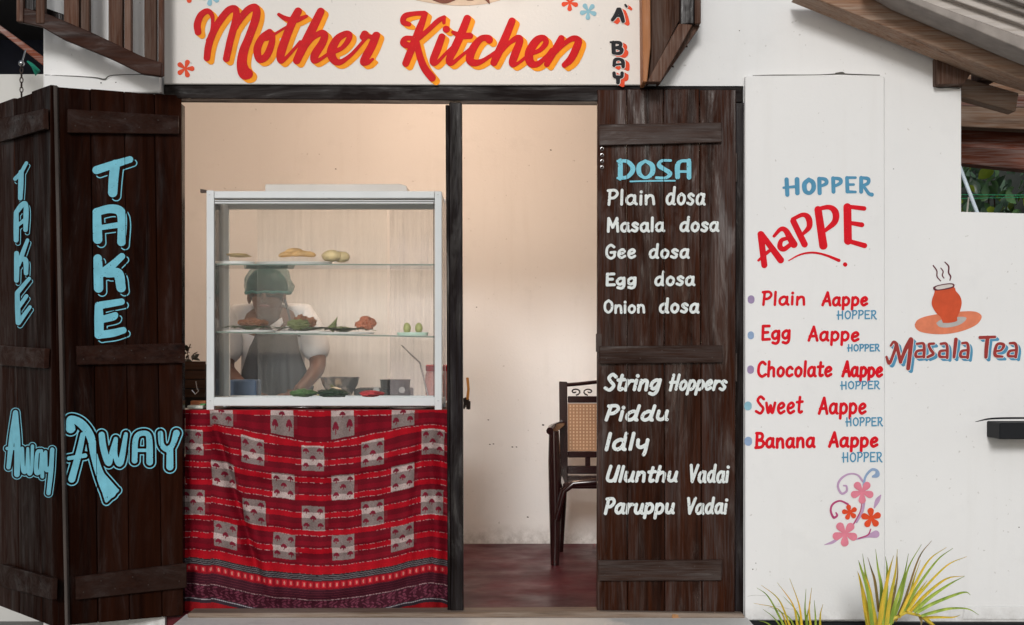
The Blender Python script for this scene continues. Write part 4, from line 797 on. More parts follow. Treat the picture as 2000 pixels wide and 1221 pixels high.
m, nt, b, N, L = mat_new('woven red cloth'); a_ = N.new('ShaderNodeAttribute'); a_.attribute_name = 'weave'; L.new(a_.outputs['Color'], b.inputs['Base Color']); b.inputs['Roughness'].default_value = 0.75
b.inputs['Specular IOR Level'].default_value = 0.08; bump(nt, noise(nt, coords(nt, rnd=False), 420, 2), b, 0.3, 0.001)
sr = link('counter_cloth', me, m); tag(sr, 'red patterned cloth with pale checks hanging in front of the counter', 'cloth')
tp = MB().box(PX(362, .2), PX(874, .12), 0.115, 0.16, TZ + 0.0, TZ + 0.003).build('cloth_fold', plain('red cloth edge', (0.28, 0.01, 0.015), 0.8), sr)
tp.location = tp.location

# ------------------------------------------------------------------ vitrine
VY0, VY1 = 0.14, 0.52
vt = empty('display_case', (PX(633, .3), 0.33, TZ), 'white aluminium glass display case with food on two shelves', 'display case')
def vb(name, a, b_, c, d, y0, y1, mat='alu', bev=0.002): # pixel rect at y0
    return MB().pixprism([(a, d), (a, c), (b_, c), (b_, d)], y0, y1).build(name, M[mat], vt, bev=bev)
vb('post', 403, 418, 372, 804, VY0, VY0 + .03); vb('post', 849, 863, 374, 806, VY0, VY0 + .03)
vb('top_rail', 419, 848.5, 371, 390, VY0 + .002, VY0 + .03); vb('bottom_rail', 417.5, 849.5, 776, 793, VY0 + .001, VY0 + .028)
vb('top_inner_rail', 419, 848.5, 391, 398, VY0 + .008, VY0 + .03)
xl, xr = PX(403, VY0), PX(863, VY0); zt, zb = PZ(371, VY0), PZ(793, VY0); zf = PZ(804, VY0)
def wb(name, x0, x1, y0, y1, z0, z1, mat='alu', bev=0.0015): return MB().box(x0, x1, y0, y1, z0, z1).build(name, M[mat], vt, bev=bev)
wb('post', xl + .001, xl + .026, VY1 - .025, VY1, zf, zt - .001); wb('post', xr - .026, xr - .001, VY1 - .025, VY1, zf, zt - .001)
for x in (xl + .006, xr - .024):
    wb('side_rail', x, x + .018, VY0 + .031, VY1 - .026, zt - .024, zt - .002); wb('side_rail', x, x + .018, VY0 + .031, VY1 - .026, zb, zb + .028)
wb('back_rail', xl + .027, xr - .027, VY1 - .024, VY1 - .004, zt - .045, zt - .002); wb('back_rail', xl + .027, xr - .027, VY1 - .024, VY1 - .004, zb, zb + .03)
wb('top_panel', xl + .021, xr - .021, VY0 + .031, VY1 - .026, zt - .006, zt - .002); wb('base_panel', xl + .021, xr - .021, VY0 + .031, VY1 - .026, zb + .001, zb + .005)
MB().pixprism([(391, 376), (391, 369), (403, 371), (403, 376)], VY0 + .002, VY0 + .03).build('corner_tip', M['iron'], vt)
for (x_, z_) in ((xl + .015, zt - .02), (xr - .015, zt - .02), (xl + .045, zt - .018), (xr - .045, zt - .018), (xl + .015, zb + .02), (xr - .015, zb + .02), ((xl + xr) / 2, zt - .016), (xl + .015, (zt + zb) / 2)):
    MB().lathe(Vector((0, 0, 0)), [(.001, .0015), (.003, .001), (.0034, 0)], 8).build('screw', M['steel'], vt, keep=True).location = Vector((x_, VY0 - .0005, z_)) - wloc(vt)
    vt.children[-1].rotation_euler = (R(90), 0, 0)
for (a_, b__, c_, d_) in ((xl + .030, xr - .030, zb + .0285, zb + .0315), (xl + .030, xr - .030, zt - .0475, zt - .0445), (xl + .0305, xl + .0335, zb + .032, zt - .048), (xr - .0335, xr - .0305, zb + .032, zt - .048)):
    MB().box(a_, b__, VY0 + .0075, VY0 + .0115, c_, d_).build('rubber_seal', M['iron'], vt)
gp = wb('glass_pane', xl + .026, xr - .026, VY0 + .012, VY0 + .016, zb + .03, zt - .045, 'glass', 0)
wb('glass_pane', xl + .002, xl + .005, VY0 + .031, VY1 - .026, zb + .029, zt - .025, 'glass', 0); wb('glass_pane', xr - .005, xr - .002, VY0 + .031, VY1 - .026, zb + .029, zt - .025, 'glass', 0)
wb('sliding_pane', PX(505, VY1), PX(757, VY1), VY1 - .020, VY1 - .017, zb + .03, zt - .045, 'glass_h', 0)
M['glass_r'] = glass('sliding glass with painted reflection', haze=0.13, hazecol=(0.66, 0.58, 0.60), streak=True)  # curtain reflection painted into the pane as pinkish haze streaks
wb('sliding_pane', PX(762, VY1), xr - .028, VY1 - .012, VY1 - .009, zb + .03, zt - .045, 'glass_r', 0)
def shelf(pl_, pr_, y):
    zl = PZ(pl_, VY0 + .04); zr = PZ(pr_, VY0 + .04); a, b_ = xl + .014, xr - .02
    s_ = MB().add([(a, y0, z) for y0 in (VY0 + .04, VY1 - .03) for z in (zl - .005, zl)] + [(b_, y0, z) for y0 in (VY0 + .04, VY1 - .03) for z in (zr - .005, zr)], [(1, 3, 7, 5), (0, 4, 6, 2)]).build('shelf', M['glass_g'], vt)
    MB().add([(a, VY0 + .0395, zl - .0052), (b_, VY0 + .0395, zr - .0052), (b_, VY0 + .0395, zr), (a, VY0 + .0395, zl), (a, VY0 + .042, zl - .0052), (b_, VY0 + .042, zr - .0052), (b_, VY0 + .042, zr), (a, VY0 + .042, zl)], [(0, 1, 2, 3), (7, 6, 5, 4), (0, 4, 5, 1), (3, 2, 6, 7)]).build('glass_edge', M['glass_e'], s_)
    return lambda x: zl + (zr - zl) * (x - a) / (b_ - a)
Z1 = shelf(515, 516, 0); Z2 = shelf(647, 657, 0)

# ------------------------------------------------------------------ food and dishes
dish_w = plain('white plastic plate', (0.72, 0.72, 0.70), 0.35); leafplate = plain('green leaf lining', (0.085, 0.17, 0.06), 0.4, 0, 0.3)
fry = plain('browned fried dough', (0.22, 0.075, 0.028), 0.6, 0, 0.45, 40, bmp=0.6); roll = plain('pale golden roll', (0.62, 0.36, 0.13), 0.55, 0, 0.3, 25, bmp=0.4); pale = plain('cream fried roll', (0.68, 0.52, 0.26), 0.55, 0, 0.25, 25, bmp=0.4); spicy = plain('orange red fritter', (0.45, 0.13, 0.06), 0.6, 0, 0.4, 45, bmp=0.7); greenf = plain('green leafy snack', (0.13, 0.16, 0.05), 0.6, 0, 0.4, 30, bmp=0.5)
def plate(px, y, Z, wpx, label, mat=dish_w, deep=0.012, cat='plate', name='plate'):
    x = PX(px, y); r = wpx / 2 / (F / (6 + y)); z = Z(x) if callable(Z) else Z; c = Vector((x, y, z + 0.0012))
    e = empty(name, c, label, cat, 'plates in the display case')
    MB().lathe(c, [(0.001, 0), (r * .95, 0), (r, deep), (r * .985, deep + .0015), (r * .94, .004), (.001, .004)], 28, 1, 0.62).build('dish', mat, e, smooth=True)
    return e, c, r
def lining(e, c, r, n=5, sd=0):
    rr = random.Random(sd)
    for k in range(n):
        a = k * 6.28 / n + rr.uniform(-.3, .3); mb = MB(); d = Vector((math.cos(a), math.sin(a) * .6, 0)); s_ = Vector((-d.y, d.x, 0)); vs_ = []; L_ = r * rr.uniform(.95, 1.2)
        for i in range(5):
            t = i / 4; w_ = r * .42 * math.sin(math.pi * min(1, .12 + t * .88)); z = .008 + .016 * math.sin(t * 2.6) + rr.uniform(-.002, .003); ce = c + d * L_ * t + Vector((0, 0, z)); vs_ += [ce - s_ * w_, ce + Vector((0, 0, -.002)), ce + s_ * w_]
        mb.add(vs_, [(i * 3 + q, i * 3 + q + 1, i * 3 + q + 4, i * 3 + q + 3) for i in range(4) for q in (0, 1)]).build('leaf_lining', leafplate, e, smooth=True)
def food(name, pts, mat, label, cat, group=None, amp=.42, fr=3.4, which=None):
    for i, (px, py, y, wp, hp) in enumerate(pts):
        s = (6 + y) / F * 1.14; mb = MB().blob(P(px, py, y), wp / 2 * s, wp / 2 * s * .8, hp / 2 * s, seed=hash((px, py)) % 50, amp=amp, fr=fr, n=26, m=18); o = mb.build(name, mat, None, smooth=True); tag(o, (which[i] + ' ' + label) if which else label, cat, group)
yS = 0.30
e, c, r = plate(460, yS, Z1, 78, 'white plate with thin flatbreads at the left end of the top shelf')
for k in range(3): o = MB().blob(P(470 - 4 * k, 501 - 2.2 * k, yS), .045, .03, .0035, k, .25).build('flatbread', pale, None, smooth=True); tag(o, ['bottom', 'middle', 'top'][k] + ' pale flatbread stacked on the leftmost top shelf plate', 'flatbread', 'flatbreads on the top shelf')
e, c, r = plate(575, yS, Z1, 150, 'wide white tray of golden rolls in the middle of the top shelf', deep=.010)
rollp = [(565, 498), (590, 497), (578, 492), (603, 498)]
for i, (px, py) in enumerate(rollp):
    a = P(px - 21, py + (2 - i), yS); b_ = P(px + 14, py - 2 + i, yS + .02); o = MB().tube([a.lerp(b_, t) + Vector((0, 0, .004 * math.sin(t * 3.1))) for t in (0, .15, .4, .7, .9, 1)], [.003, .010, .012, .012, .009, .003], 10).build('fried_roll', roll, None, smooth=True); tag(o, ['leftmost', 'second from left', 'topmost', 'rightmost'][i] + ' golden fried roll lying on the wide top shelf tray', 'roll', 'fried rolls on the tray')
food('stuffed_roll', [(648, 500, yS - .03, 34, 20), (667, 502, yS - .01, 28, 19)], pale, 'plump cream pastry at the right end of the top shelf tray', 'pastry', 'plump pastries on the top shelf', .12, which=['left', 'right'])
e, c, r = plate(487, yS, Z2, 104, 'leaf lined plate of brown fritters at the left of the middle shelf', deep=.006); lining(e, c, r, 11, 1)
food('fritter', [(478, 630, yS, 24, 11), (500, 631, yS - .03, 26, 11), (492, 626, yS + .03, 22, 10), (514, 631, yS, 18, 10)], fry, 'flat brown fritter on the left middle shelf plate', 'fritter', 'brown fritters on the left plate', which=['leftmost', 'front middle', 'topmost', 'rightmost'])
e, c, r = plate(592, yS, Z2, 110, 'leaf lined plate with folded pastries second from left on the middle shelf', deep=.006); lining(e, c, r, 11, 2)
food('folded_pastry', [(583, 634, yS - .04, 36, 17)], greenf, 'green brown folded pastry in front of the brown ones', 'pastry'); food('brown_pastry', [(588, 626, yS, 26, 17), (606, 630, yS, 20, 17)], fry, 'brown pastry behind the folded green one', 'pastry', 'brown pastries on the second plate', which=['left taller', 'right lower'])
e, c, r = plate(672, yS, Z2, 120, 'wide leaf lined plate on the middle shelf with an orange red heap', deep=.006); lining(e, c, r, 12, 3)
o = MB().tube([P(645, 645, yS), P(652, 636, yS), P(655, 628, yS), P(659, 619, yS)], [.018, .014, .006, .001], 8).build('leaf_cone', greenf, None, smooth=True); tag(o, 'pointed green leaf cone on the middle shelf', 'leaf cone')
food('green_snack', [(668, 643, yS, 26, 9)], greenf, 'low green snack beside the pointed leaf cone', 'snack')
food('red_fritter', [(706, 634, yS, 20, 15), (719, 635, yS - .02, 22, 16), (714, 626, yS + .01, 20, 14), (725, 630, yS + .02, 16, 14)], spicy, 'orange red fritter in the heap right of centre on the middle shelf', 'fritter', 'orange red fritters', .5, 5, ['leftmost', 'front', 'topmost', 'rightmost'])
e, c, r = plate(806, yS, Z2, 62, 'pale green plate at the right end of the middle shelf', plain('pale green plate', (.45, .62, .52), .35))
food('sweet_cube', [(795, 641, yS, 13, 18), (818, 641, yS, 13, 18)], plain('green yellow sweet', (.38, .40, .14), .6, 0, .3, 30), 'small green yellow sweet on the right middle shelf plate', 'sweet', 'green sweets', .1, 2, ['left', 'right'])
# floor of the case
zcb = zb + .0055
food('leaf_wrap', [(592, 768, .26, 44, 13)], leafplate, 'light green leaf wrap at the left on the floor of the case', 'leaf wrap'); food('dark_leaf_wrap', [(650, 768, .26, 50, 14)], plain('dark green wrap', (.03, .06, .035), .5, 0, .3, 30), 'dark green leaf wrap in the middle of the case floor', 'leaf wrap')
e2 = MB().blob(P(726, 769, .26), .052, .04, .012, 5, .5, 3).build('red_cloth', plain('pinkish red cloth', (.55, .05, .06), .7), None, smooth=True); tag(e2, 'crumpled red cloth on the right floor of the case', 'cloth')
# under the case
for k, (px, lab) in enumerate(((590, 'flat steel plate pushed under the left of the case'), (800, 'pale plate pushed under the right of the case'))):
    c = Vector((PX(px, .2), .2, TZ + .0035)); o = MB().lathe(c, [(.001, 0), (.06, 0), (.085, .007), (.084, .009), (.06, .003), (.001, .003)], 28, 1, .4).build('flat_plate', M['steel'] if k == 0 else dish_w, None, smooth=True); tag(o, lab, 'plate')
# box on top of the case
cm = plain('white laminated board', (0.55, 0.53, 0.50), 0.6, 0, .08)
o = MB().pixprism([(518, 370.5), (518, 356), (782, 355.5), (794, 359), (796, 370.5)], .22, .48).build('flat_carton', cm, None, bev=.002); o.location.z += (zt + .001) - (PZ(370.5, .22)); tag(o, 'flat whitish carton lying on top of the display case', 'carton')

# behind the case: second work table with stove, bowls, boxes
wt = empty('work_table', (PX(650, .9), .9, 0), 'cooking counter behind the display case', 'table')
o = MB().box(PX(440, .75), PX(870, .75), .60, .99, TZ + .001, TZ + .02).build('worktop', M['steel'], wt, bev=.003)
WZ = TZ + .021
def sit(px, y): return Vector((PX(px, y), y, WZ))
cb = MB().box(PX(447, .66), PX(500, .66), .66, .80, WZ, PZ(742, .66)).build('blue_tub', plain('dusty blue plastic', (.05, .10, .19), .45), None, bev=.006); tag(cb, 'dusty blue plastic tub in front of the cook', 'tub')
c = sit(664, .78); o = MB().lathe(c, [(.001, .0), (.045, .0), (.05, .02), (.075, .07), (.085, .1), (.088, .1), (.078, .068), (.05, .02), (.001, .006)], 32, 1, 1).build('steel_bowl', M['steel'], None, smooth=True); tag(o, 'round steel bowl on the cooking counter', 'bowl')
c = sit(772, .76); o = MB().lathe(c, [(.001, 0), (.05, 0), (.062, .015), (.066, .085), (.07, .09), (.062, .088), (.055, .02), (.001, .012)], 28).build('dark_pot', plain('sooty aluminium', (.10, .10, .105), .4, .7, .3), None, smooth=True); tag(o, 'sooty dark pot on the stove at the right', 'pot')
sv = empty('gas_stove', sit(735, .78), 'black gas stove with knobs on the cooking counter', 'stove')
MB().box(PX(690, .68), PX(800, .68), .70, .95, WZ, WZ + .05).build('stove_body', M['black_band'], sv, bev=.005)
for px in (735, 785): MB().tube([P(px, 762, .70), P(px, 762, .68)], .014, 14).build('knob', plain('grey knob', (.4, .4, .4), .4), sv)
o = MB().blob(sit(632, .70) + Vector((0, 0, .016)), .03, .02, .016, 3, .4).build('chopped_greens', plain('yellow green vegetables', (.35, .38, .05), .6, 0, .3, 40), None, smooth=True); tag(o, 'yellow green vegetables beside the cook\'s hands', 'vegetables')
o = MB().blob(sit(655, .66) + Vector((0, 0, .03)), .035, .03, .03, 6, .2).build('dough_ball', plain('pale dough', (.62, .52, .38), .7), None, smooth=True); tag(o, 'pale ball of dough in front of the steel bowl', 'dough')
jg = empty('pink_jar', sit(856, .66), 'pink plastic jar with red lid at the right end of the counter', 'jar')
c = sit(856, .66); MB().lathe(c, [(.001, 0), (.05, 0), (.055, .02), (.057, .11), (.05, .13), (.048, .13)], 28).build('jar_body', plain('translucent pink plastic', (.70, .33, .30), .35), jg, smooth=True); MB().lathe(c + Vector((0, 0, .128)), [(.053, 0), (.055, .004), (.055, .024), (.05, .028), (.001, .029)], 28).build('lid', plain('red lid', (.55, .01, .02), .35), jg, smooth=True)
o = MB().tube([P(784, 674, .60), P(800, 690, .605), P(820, 708, .61), sit(838, .62) + Vector((0, 0, .004))], [.0035, .0035, .004, .005], 8).build('cooking_spoon', M['steel'], None, smooth=True); tag(o, 'steel spoon leaning up to the left of the pink jar', 'spoon')

# left of the case: planter crate, plant, small box
pc = empty('wooden_planter', P(378, 790, .4), 'small dark wooden planter box at the left of the display case', 'planter')
for k in range(4): MB().pixprism([(350, 706 + 18 * k + 16), (350, 706 + 18 * k), (401, 706 + 18 * k), (401, 706 + 18 * k + 16)], .36, .37).build('slat', wood('planter slat', (.03, .015, .01), (.10, .05, .03), 'x'), pc, bev=.001)
MB().box(PX(350, .38), PX(401, .38), .375, .48, TZ, PZ(712, .38)).build('soil_box', plain('dark soil box', (.02, .014, .01), .9), pc)
MB().tube([P(383, 745, .35), P(385, 758, .345), P(388, 764, .345), P(382, 770, .345), P(375, 762, .345)], .003, 6).build('bent_wire', M['steel'], pc)
pt = empty('dark_potted_plant', P(372, 708, .42), 'dark leafy plant growing from the wooden planter', 'plant')
MB().tube([P(370, 706, .42), P(366, 690, .42), P(372, 672, .42)], .002, 6).build('stem', M['rough'], pt)
rl2 = random.Random(5); dkl = leaf_mesh(plain('near black leaf', (.012, .018, .01), .5), .035, .011)
for k in range(22):
    o = bpy.data.objects.new('leaf', dkl); col.objects.link(o); o.parent = pt; o.location = P(rl2.uniform(358, 384), rl2.choice([rl2.uniform(690, 712), rl2.uniform(698, 712), rl2.uniform(678, 700)]), .42) - wloc(pt); o.rotation_euler = (rl2.uniform(-1, 2), rl2.uniform(-1, 1), rl2.uniform(0, 6)); s = rl2.uniform(.6, 1.2); o.scale = (s, s, s)
o = MB().box(PX(367, .2), PX(398, .2), .18, .25, TZ + .004, TZ + .018).build('white_packet', plain('white packet', (.65, .68, .60), .5), None, bev=.003); tag(o, 'small white and green packet at the left foot of the case', 'packet')
o = MB().box(PX(372, .26), PX(402, .26), .255, .31, TZ + .004, TZ + .034).build('orange_packet', plain('orange packet', (.45, .14, .05), .5), None, bev=.003); tag(o, 'orange packet behind the white one at the left of the case', 'packet')
o = MB().box(PX(391, .21), PX(401, .21), .205, .25, TZ + .0185, TZ + .024).build('green_packet', plain('green packet', (.06, .30, .08), .5), None, bev=.001); tag(o, 'narrow green packet on top of the white packet', 'packet')

# things right behind the middle post
o = MB().tube([P(913, 738, .7), P(915, 760, .69), P(913, 780, .7)], .006, 8).build('hanging_strap', plain('orange strap', (.62, .25, .04), .5), None); tag(o, 'orange strap just right of the middle post', 'strap')
o = MB(); 
for k in range(12): o.tube([P(908 + random.uniform(-2, 10), 776 + random.uniform(0, 24), .7) for _ in range(4)], .004, 5)
o = o.build('tangled_wire', M['iron'], None, smooth=True); tag(o, 'dark tangled scouring wire beside the middle post', 'wire')

# ------------------------------------------------------------------ cane back plastic chair
CYR = 1.75
ch = empty('plastic_chair', (PX(1140, CYR), CYR, 0), 'dark brown plastic armchair with tan cane pattern back behind the shutter', 'chair')
brn = plain('glossy dark brown plastic', (0.022, 0.007, 0.007), 0.16, 0, .2, 5); tan = plain('tan cane plastic', (0.36, 0.18, 0.085), 0.5, 0, .15)
yb = 1.80
def cs(pts, y0, y1, name, mat=None, bev=.003): return MB().pixprism(pts, y0, y1).build(name, mat or brn, ch, bev=bev)
cs([(1094, 930), (1092, 745), (1108, 746), (1109, 930)], yb, yb + .03, 'back_post'); cs([(1224, 930), (1225, 746), (1241, 745), (1239, 930)], yb, yb + .03, 'back_post')
tr_ = MB().tube([P(1104, 752, yb + .012), P(1130, 750, yb + .012), P(1166, 746, yb + .012), P(1200, 750, yb + .012), P(1229, 752, yb + .012)], .010, 8).build('top_rail', brn, ch, smooth=True)
cs([(1109, 787), (1109, 774), (1224, 774), (1224, 787)], yb + .002, yb + .026, 'rail'); cs([(1109, 894), (1109, 882), (1224, 882), (1224, 894)], yb + .002, yb + .026, 'rail'); cs([(1109, 926), (1109, 910), (1224, 910), (1224, 926)], yb + .002, yb + .026, 'rail')
cs([(1143, 911), (1143, 893), (1153, 893), (1153, 911)], yb + .004, yb + .022, 'rail_block'); cs([(1181, 911), (1181, 893), (1191, 893), (1191, 911)], yb + .004, yb + .022, 'rail_block')
for s_ in (0, 1):
    f = (lambda x: x) if s_ == 0 else (lambda x: 2332 - x)
    for cx_, cy_, dr_ in ((1123, 765, 1), (1150, 765, -1)):
        sp = [(f(cx_ + dr_ * (1 + .75 * k) * math.cos(k * .55)), cy_ + (0.5 + .48 * k) * math.sin(k * .55)) for k in range(15)]
        MB().tube([P(a, b_, yb + .012) for a, b_ in sp], .0038, 6).build('scroll', brn, ch, smooth=True)
cn = cs([(1109, 881), (1109, 788), (1224, 788), (1224, 881)], yb + .008, yb + .016, 'cane_panel', tan, 0)
hol = MB()
for i in range(17):
    for j in range(14):
        p = P(1114 + 6.5 * i, 793 + 6.4 * j, yb + .0072); hol.obox(p, RT, Vector((0, 1, 0)), Vector((0, 0, 1)), -.0035, .0035, 0, .002, -.0045, .0045)
o = hol.build('cane_hole', plain('pale gap', (0.62, 0.42, 0.26), .7), cn); o['kind'] = 'stuff'
# seat, arms, legs
sz = PZ(928, yb)
se = MB().box(PX(1094, yb), PX(1241, yb), 1.36, yb - .002, sz - .03, sz).build('seat', brn, ch, bev=.008)
for s_ in (0, 1):
    X = (lambda x, y: PX(x, y)) if s_ == 0 else (lambda x, y: 2 * PX(1167.5, yb) - PX(x, y))
    def q(x, py, y): return Vector((X(x, y), y, PZ(py, y)))
    MB().tube([q(1100, 828, yb), q(1090, 832, 1.62), q(1079, 838, 1.45), q(1074, 842, 1.38)], [.014, .020, .024, .018], 10).build('armrest', brn, ch, smooth=True)
    MB().tube([q(1082, 842, 1.40), q(1083, 900, 1.40), q(1085, 980, 1.40), Vector((X(1084, 1.38), 1.38, .0))], [.024, .030, .031, .020], 10).build('leg', brn, ch, smooth=True)
    MB().tube([Vector((X(1100, yb), yb, sz)), Vector((X(1098, 1.85), 1.85, .25)), Vector((X(1094, 1.88), 1.88, 0))], [.024, .022, .017], 10).build('leg', brn, ch, smooth=True)
MB().tube([q2 for q2 in (Vector((PX(1088, 1.38), 1.37, .22)), Vector((PX(1100, 1.38), 1.37, .36)), Vector((PX(1120, 1.38), 1.37, .395)), Vector((PX(1170, 1.38), 1.37, .405)), Vector((PX(1215, 1.38), 1.37, .395)), Vector((PX(1240, 1.38), 1.37, .33)))], .018, 10).build('apron_arch', brn, ch, smooth=True)

# ------------------------------------------------------------------ the cook
PY = 1.22
pe = empty('person', (PX(530, PY), PY, 0), 'cook in white shirt, grey apron and green hair net bending over the counter', 'person')
skin = plain('brown skin', (0.14, 0.062, 0.038), 0.5, 0, .12)
def skinned(name, pts, edges, radii, mat, parent, lv=2, root=0):
    me = bpy.data.meshes.new(name); me.from_pydata([tuple(p) for p in pts], edges, []); o = link(name, me, mat, parent)
    o.location = -wloc(parent); sk = o.modifiers.new('Skin', 'SKIN'); sk.use_smooth_shade = True
    for i, r in enumerate(radii): v = me.skin_vertices[0].data[i]; v.radius = r if isinstance(r, tuple) else (r, r); v.use_root = (i == root)
    s = o.modifiers.new('Sub', 'SUBSURF'); s.levels = lv; s.render_levels = lv; return o
def q(px, py, y): return P(px, py, y)
hip = Vector((PX(530, 1.3), 1.32, .88)); J = {}
pts = [hip, q(532, 735, 1.30), q(532, 660, 1.26), q(530, 625, 1.22), q(526, 612, 1.17), q(522, 590, 1.10), q(521, 560, 1.10), q(521, 535, 1.12),  # pelvis..head
 q(470, 622, 1.24), q(448, 660, 1.22), q(440, 720, 1.16), q(470, 752, 1.02), q(492, 768, .92),          # his right arm
 q(590, 622, 1.24), q(616, 660, 1.22), q(622, 718, 1.16), q(602, 744, 1.02), q(578, 768, .92),            # his left arm
 Vector((hip.x - .10, 1.32, .80)), Vector((hip.x - .11, 1.30, .45)), Vector((hip.x - .11, 1.32, .07)), Vector((hip.x - .11, 1.20, .035)),
 Vector((hip.x + .10, 1.32, .80)), Vector((hip.x + .11, 1.30, .45)), Vector((hip.x + .11, 1.32, .07)), Vector((hip.x + .11, 1.20, .035)), q(524, 618, 1.07)]
ed = [(0, 1), (1, 2), (2, 3), (3, 4), (4, 5), (5, 6), (6, 7), (3, 8), (8, 9), (9, 10), (10, 11), (11, 12), (3, 13), (13, 14), (14, 15), (15, 16), (16, 17), (0, 18), (18, 19), (19, 20), (20, 21), (0, 22), (22, 23), (23, 24), (24, 25), (5, 26)]
ra = [(.15, .10), (.145, .10), (.15, .10), (.10, .08), .055, .078, .088, .06,   .062, .050, .040, .032, .026, .062, .050, .040, .032, .026, .085, .06, .04, .035, .085, .06, .04, .035, .045]
body = skinned('body', pts, ed, ra, skin, pe)
# hands: palm and five fingers each
for s_, (wx, wy) in ((-1, (494, 769)), (1, (576, 769))):
    base = q(wx, wy, .92); fw_ = Vector((-s_ * .35, -.85, -.15)).normalized(); sd2 = fw_.cross(Vector((0, 0, 1))).normalized(); hv = [base]; he = []; hr = [.024]
    hv.append(base + fw_ * .055); hr.append((.034, .018)); he.append((0, 1))
    for k, (off, ln) in enumerate(((-.028, .06), (-.010, .072), (.010, .068), (.027, .052))):
        a = base + fw_ * .075 + sd2 * off; i0 = len(hv); hv += [a, a + fw_ * ln * .5 + Vector((0, 0, -.006)), a + fw_ * ln * .85 + Vector((0, 0, -.022))]; hr += [.009, .0085, .007]; he += [(1, i0), (i0, i0 + 1), (i0 + 1, i0 + 2)]
    t0 = base + fw_ * .03 + sd2 * (.03 * s_); i0 = len(hv); hv += [t0, t0 + fw_ * .03 + sd2 * (.018 * s_), t0 + fw_ * .055 + sd2 * (.015 * s_)]; hr += [.011, .010, .008]; he += [(0, i0), (i0, i0 + 1), (i0 + 1, i0 + 2)]
    skinned('hand', hv, he, hr, skin, pe, 1)
# face
fc = q(521, 588, 1.10)
nose = MB().blob(fc + Vector((0.0, -.088, .012)), .012, .016, .022).build('nose', skin, pe, smooth=True)
for s_ in (-1, 1):
    MB().blob(fc + Vector((s_ * .030, -.078, .028)), .013, .006, .006).build('eye', plain('lowered eyelid', (.06, .03, .022), .4), pe, smooth=True)
    MB().blob(fc + Vector((s_ * .031, -.080, .044)), .020, .006, .0045).build('eyebrow', M['black'], pe, smooth=True)
    MB().blob(fc + Vector((s_ * .080, -.005, .015)), .010, .018, .028).build('ear', skin, pe, smooth=True)
MB().blob(fc + Vector((0, -.076, -.025)), .024, .008, .007).build('mouth', plain('lips', (.22, .07, .06), .45), pe, smooth=True)
MB().blob(fc + Vector((0, .012, .066)), .098, .103, .092, 2, .05).build('hair', plain('black hair', (.01, .009, .008), .5), pe, smooth=True)
net = MB().lathe(q(524, 566, 1.09) + Vector((0, 0, -.012)), [(.097, -.004), (.108, .004), (.112, .030), (.108, .065), (.090, .100), (.055, .125), (.018, .134), (.001, .135)], 40, 1.0, 1.05)
mg, nt, b, N, L = mat_new('green hair net'); N.remove(b); tr_n = N.new('ShaderNodeBsdfTransparent'); di = N.new('ShaderNodeBsdfDiffuse'); di.inputs[0].default_value = (.07, .22, .22, 1); mx = N.new('ShaderNodeMixShader')
L.new(ramp(nt, noise(nt, coords(nt), 60, 3), [(.3, (.25,) * 3), (.7, (.58,) * 3)]), mx.inputs[0]); L.new(tr_n.outputs[0], mx.inputs[1]); L.new(di.outputs[0], mx.inputs[2]); L.new(mx.outputs[0], N['Material Output'].inputs[0])
for i, v in enumerate(net.v):
    v = Vector(v); cc_ = q(524, 566, 1.09); d = v - cc_; f = 1 + .16 * mnoise.noise(d * 22) + .03 * math.sin(i * 1.7) * (1 if d.z < .05 else .3); net.v[i] = tuple(cc_ + Vector((d.x * f, d.y * f, d.z)))
net.build('hair_net', mg, pe, smooth=True)
MB().tube([q(524, 566, 1.09) + Vector((.103 * math.cos(a * .3142), .108 * math.sin(a * .3142), -.014 + .003 * math.sin(a * 3))) for a in range(21)], .007, 6).build('net_band', plain('teal band', (.035, .17, .16), .8), pe, smooth=True)
# shirt
spts = [pts[0] + Vector((0, 0, -.06)), pts[1], pts[2], pts[3] + Vector((0, .01, .0)), pts[4] + Vector((0, .02, -.004)), pts[8], pts[9], q(443, 712, 1.17), pts[13], pts[14], q(621, 708, 1.17)]
skinned('shirt', spts, [(0, 1), (1, 2), (2, 3), (3, 4), (3, 5), (5, 6), (6, 7), (3, 8), (8, 9), (9, 10)], [(.175, .125), (.165, .12), (.17, .12), (.125, .095), (.070, .065), .084, .076, .072, .084, .076, .072], plain('white cotton shirt', (.66, .67, .70), .8, 0, .08, 6, bmp=.3), pe)
for s_ in (-1, 1):
    c0_ = [fc + Vector((s_ * .02, -.035, -.115)), fc + Vector((s_ * .070, .0, -.075)), fc + Vector((s_ * .078, -.02, -.10)), fc + Vector((s_ * .045, -.050, -.145))]
    MB().add(c0_ + [p + Vector((0, .006, -.003)) for p in c0_], [(0, 1, 2, 3), (7, 6, 5, 4), (0, 4, 5, 1), (1, 5, 6, 2), (2, 6, 7, 3), (3, 7, 4, 0)]).build('collar', plain('white collar', (.62, .63, .66), .8), pe)
# trousers
skinned('trousers', [pts[0] + Vector((0, 0, -.05)), pts[18], pts[19], pts[20], pts[22], pts[23], pts[24]], [(0, 1), (1, 2), (2, 3), (0, 4), (4, 5), (5, 6)], [(.17, .12), .105, .078, .06, .105, .078, .06], plain('dark trousers', (.03, .03, .04), .8), pe)
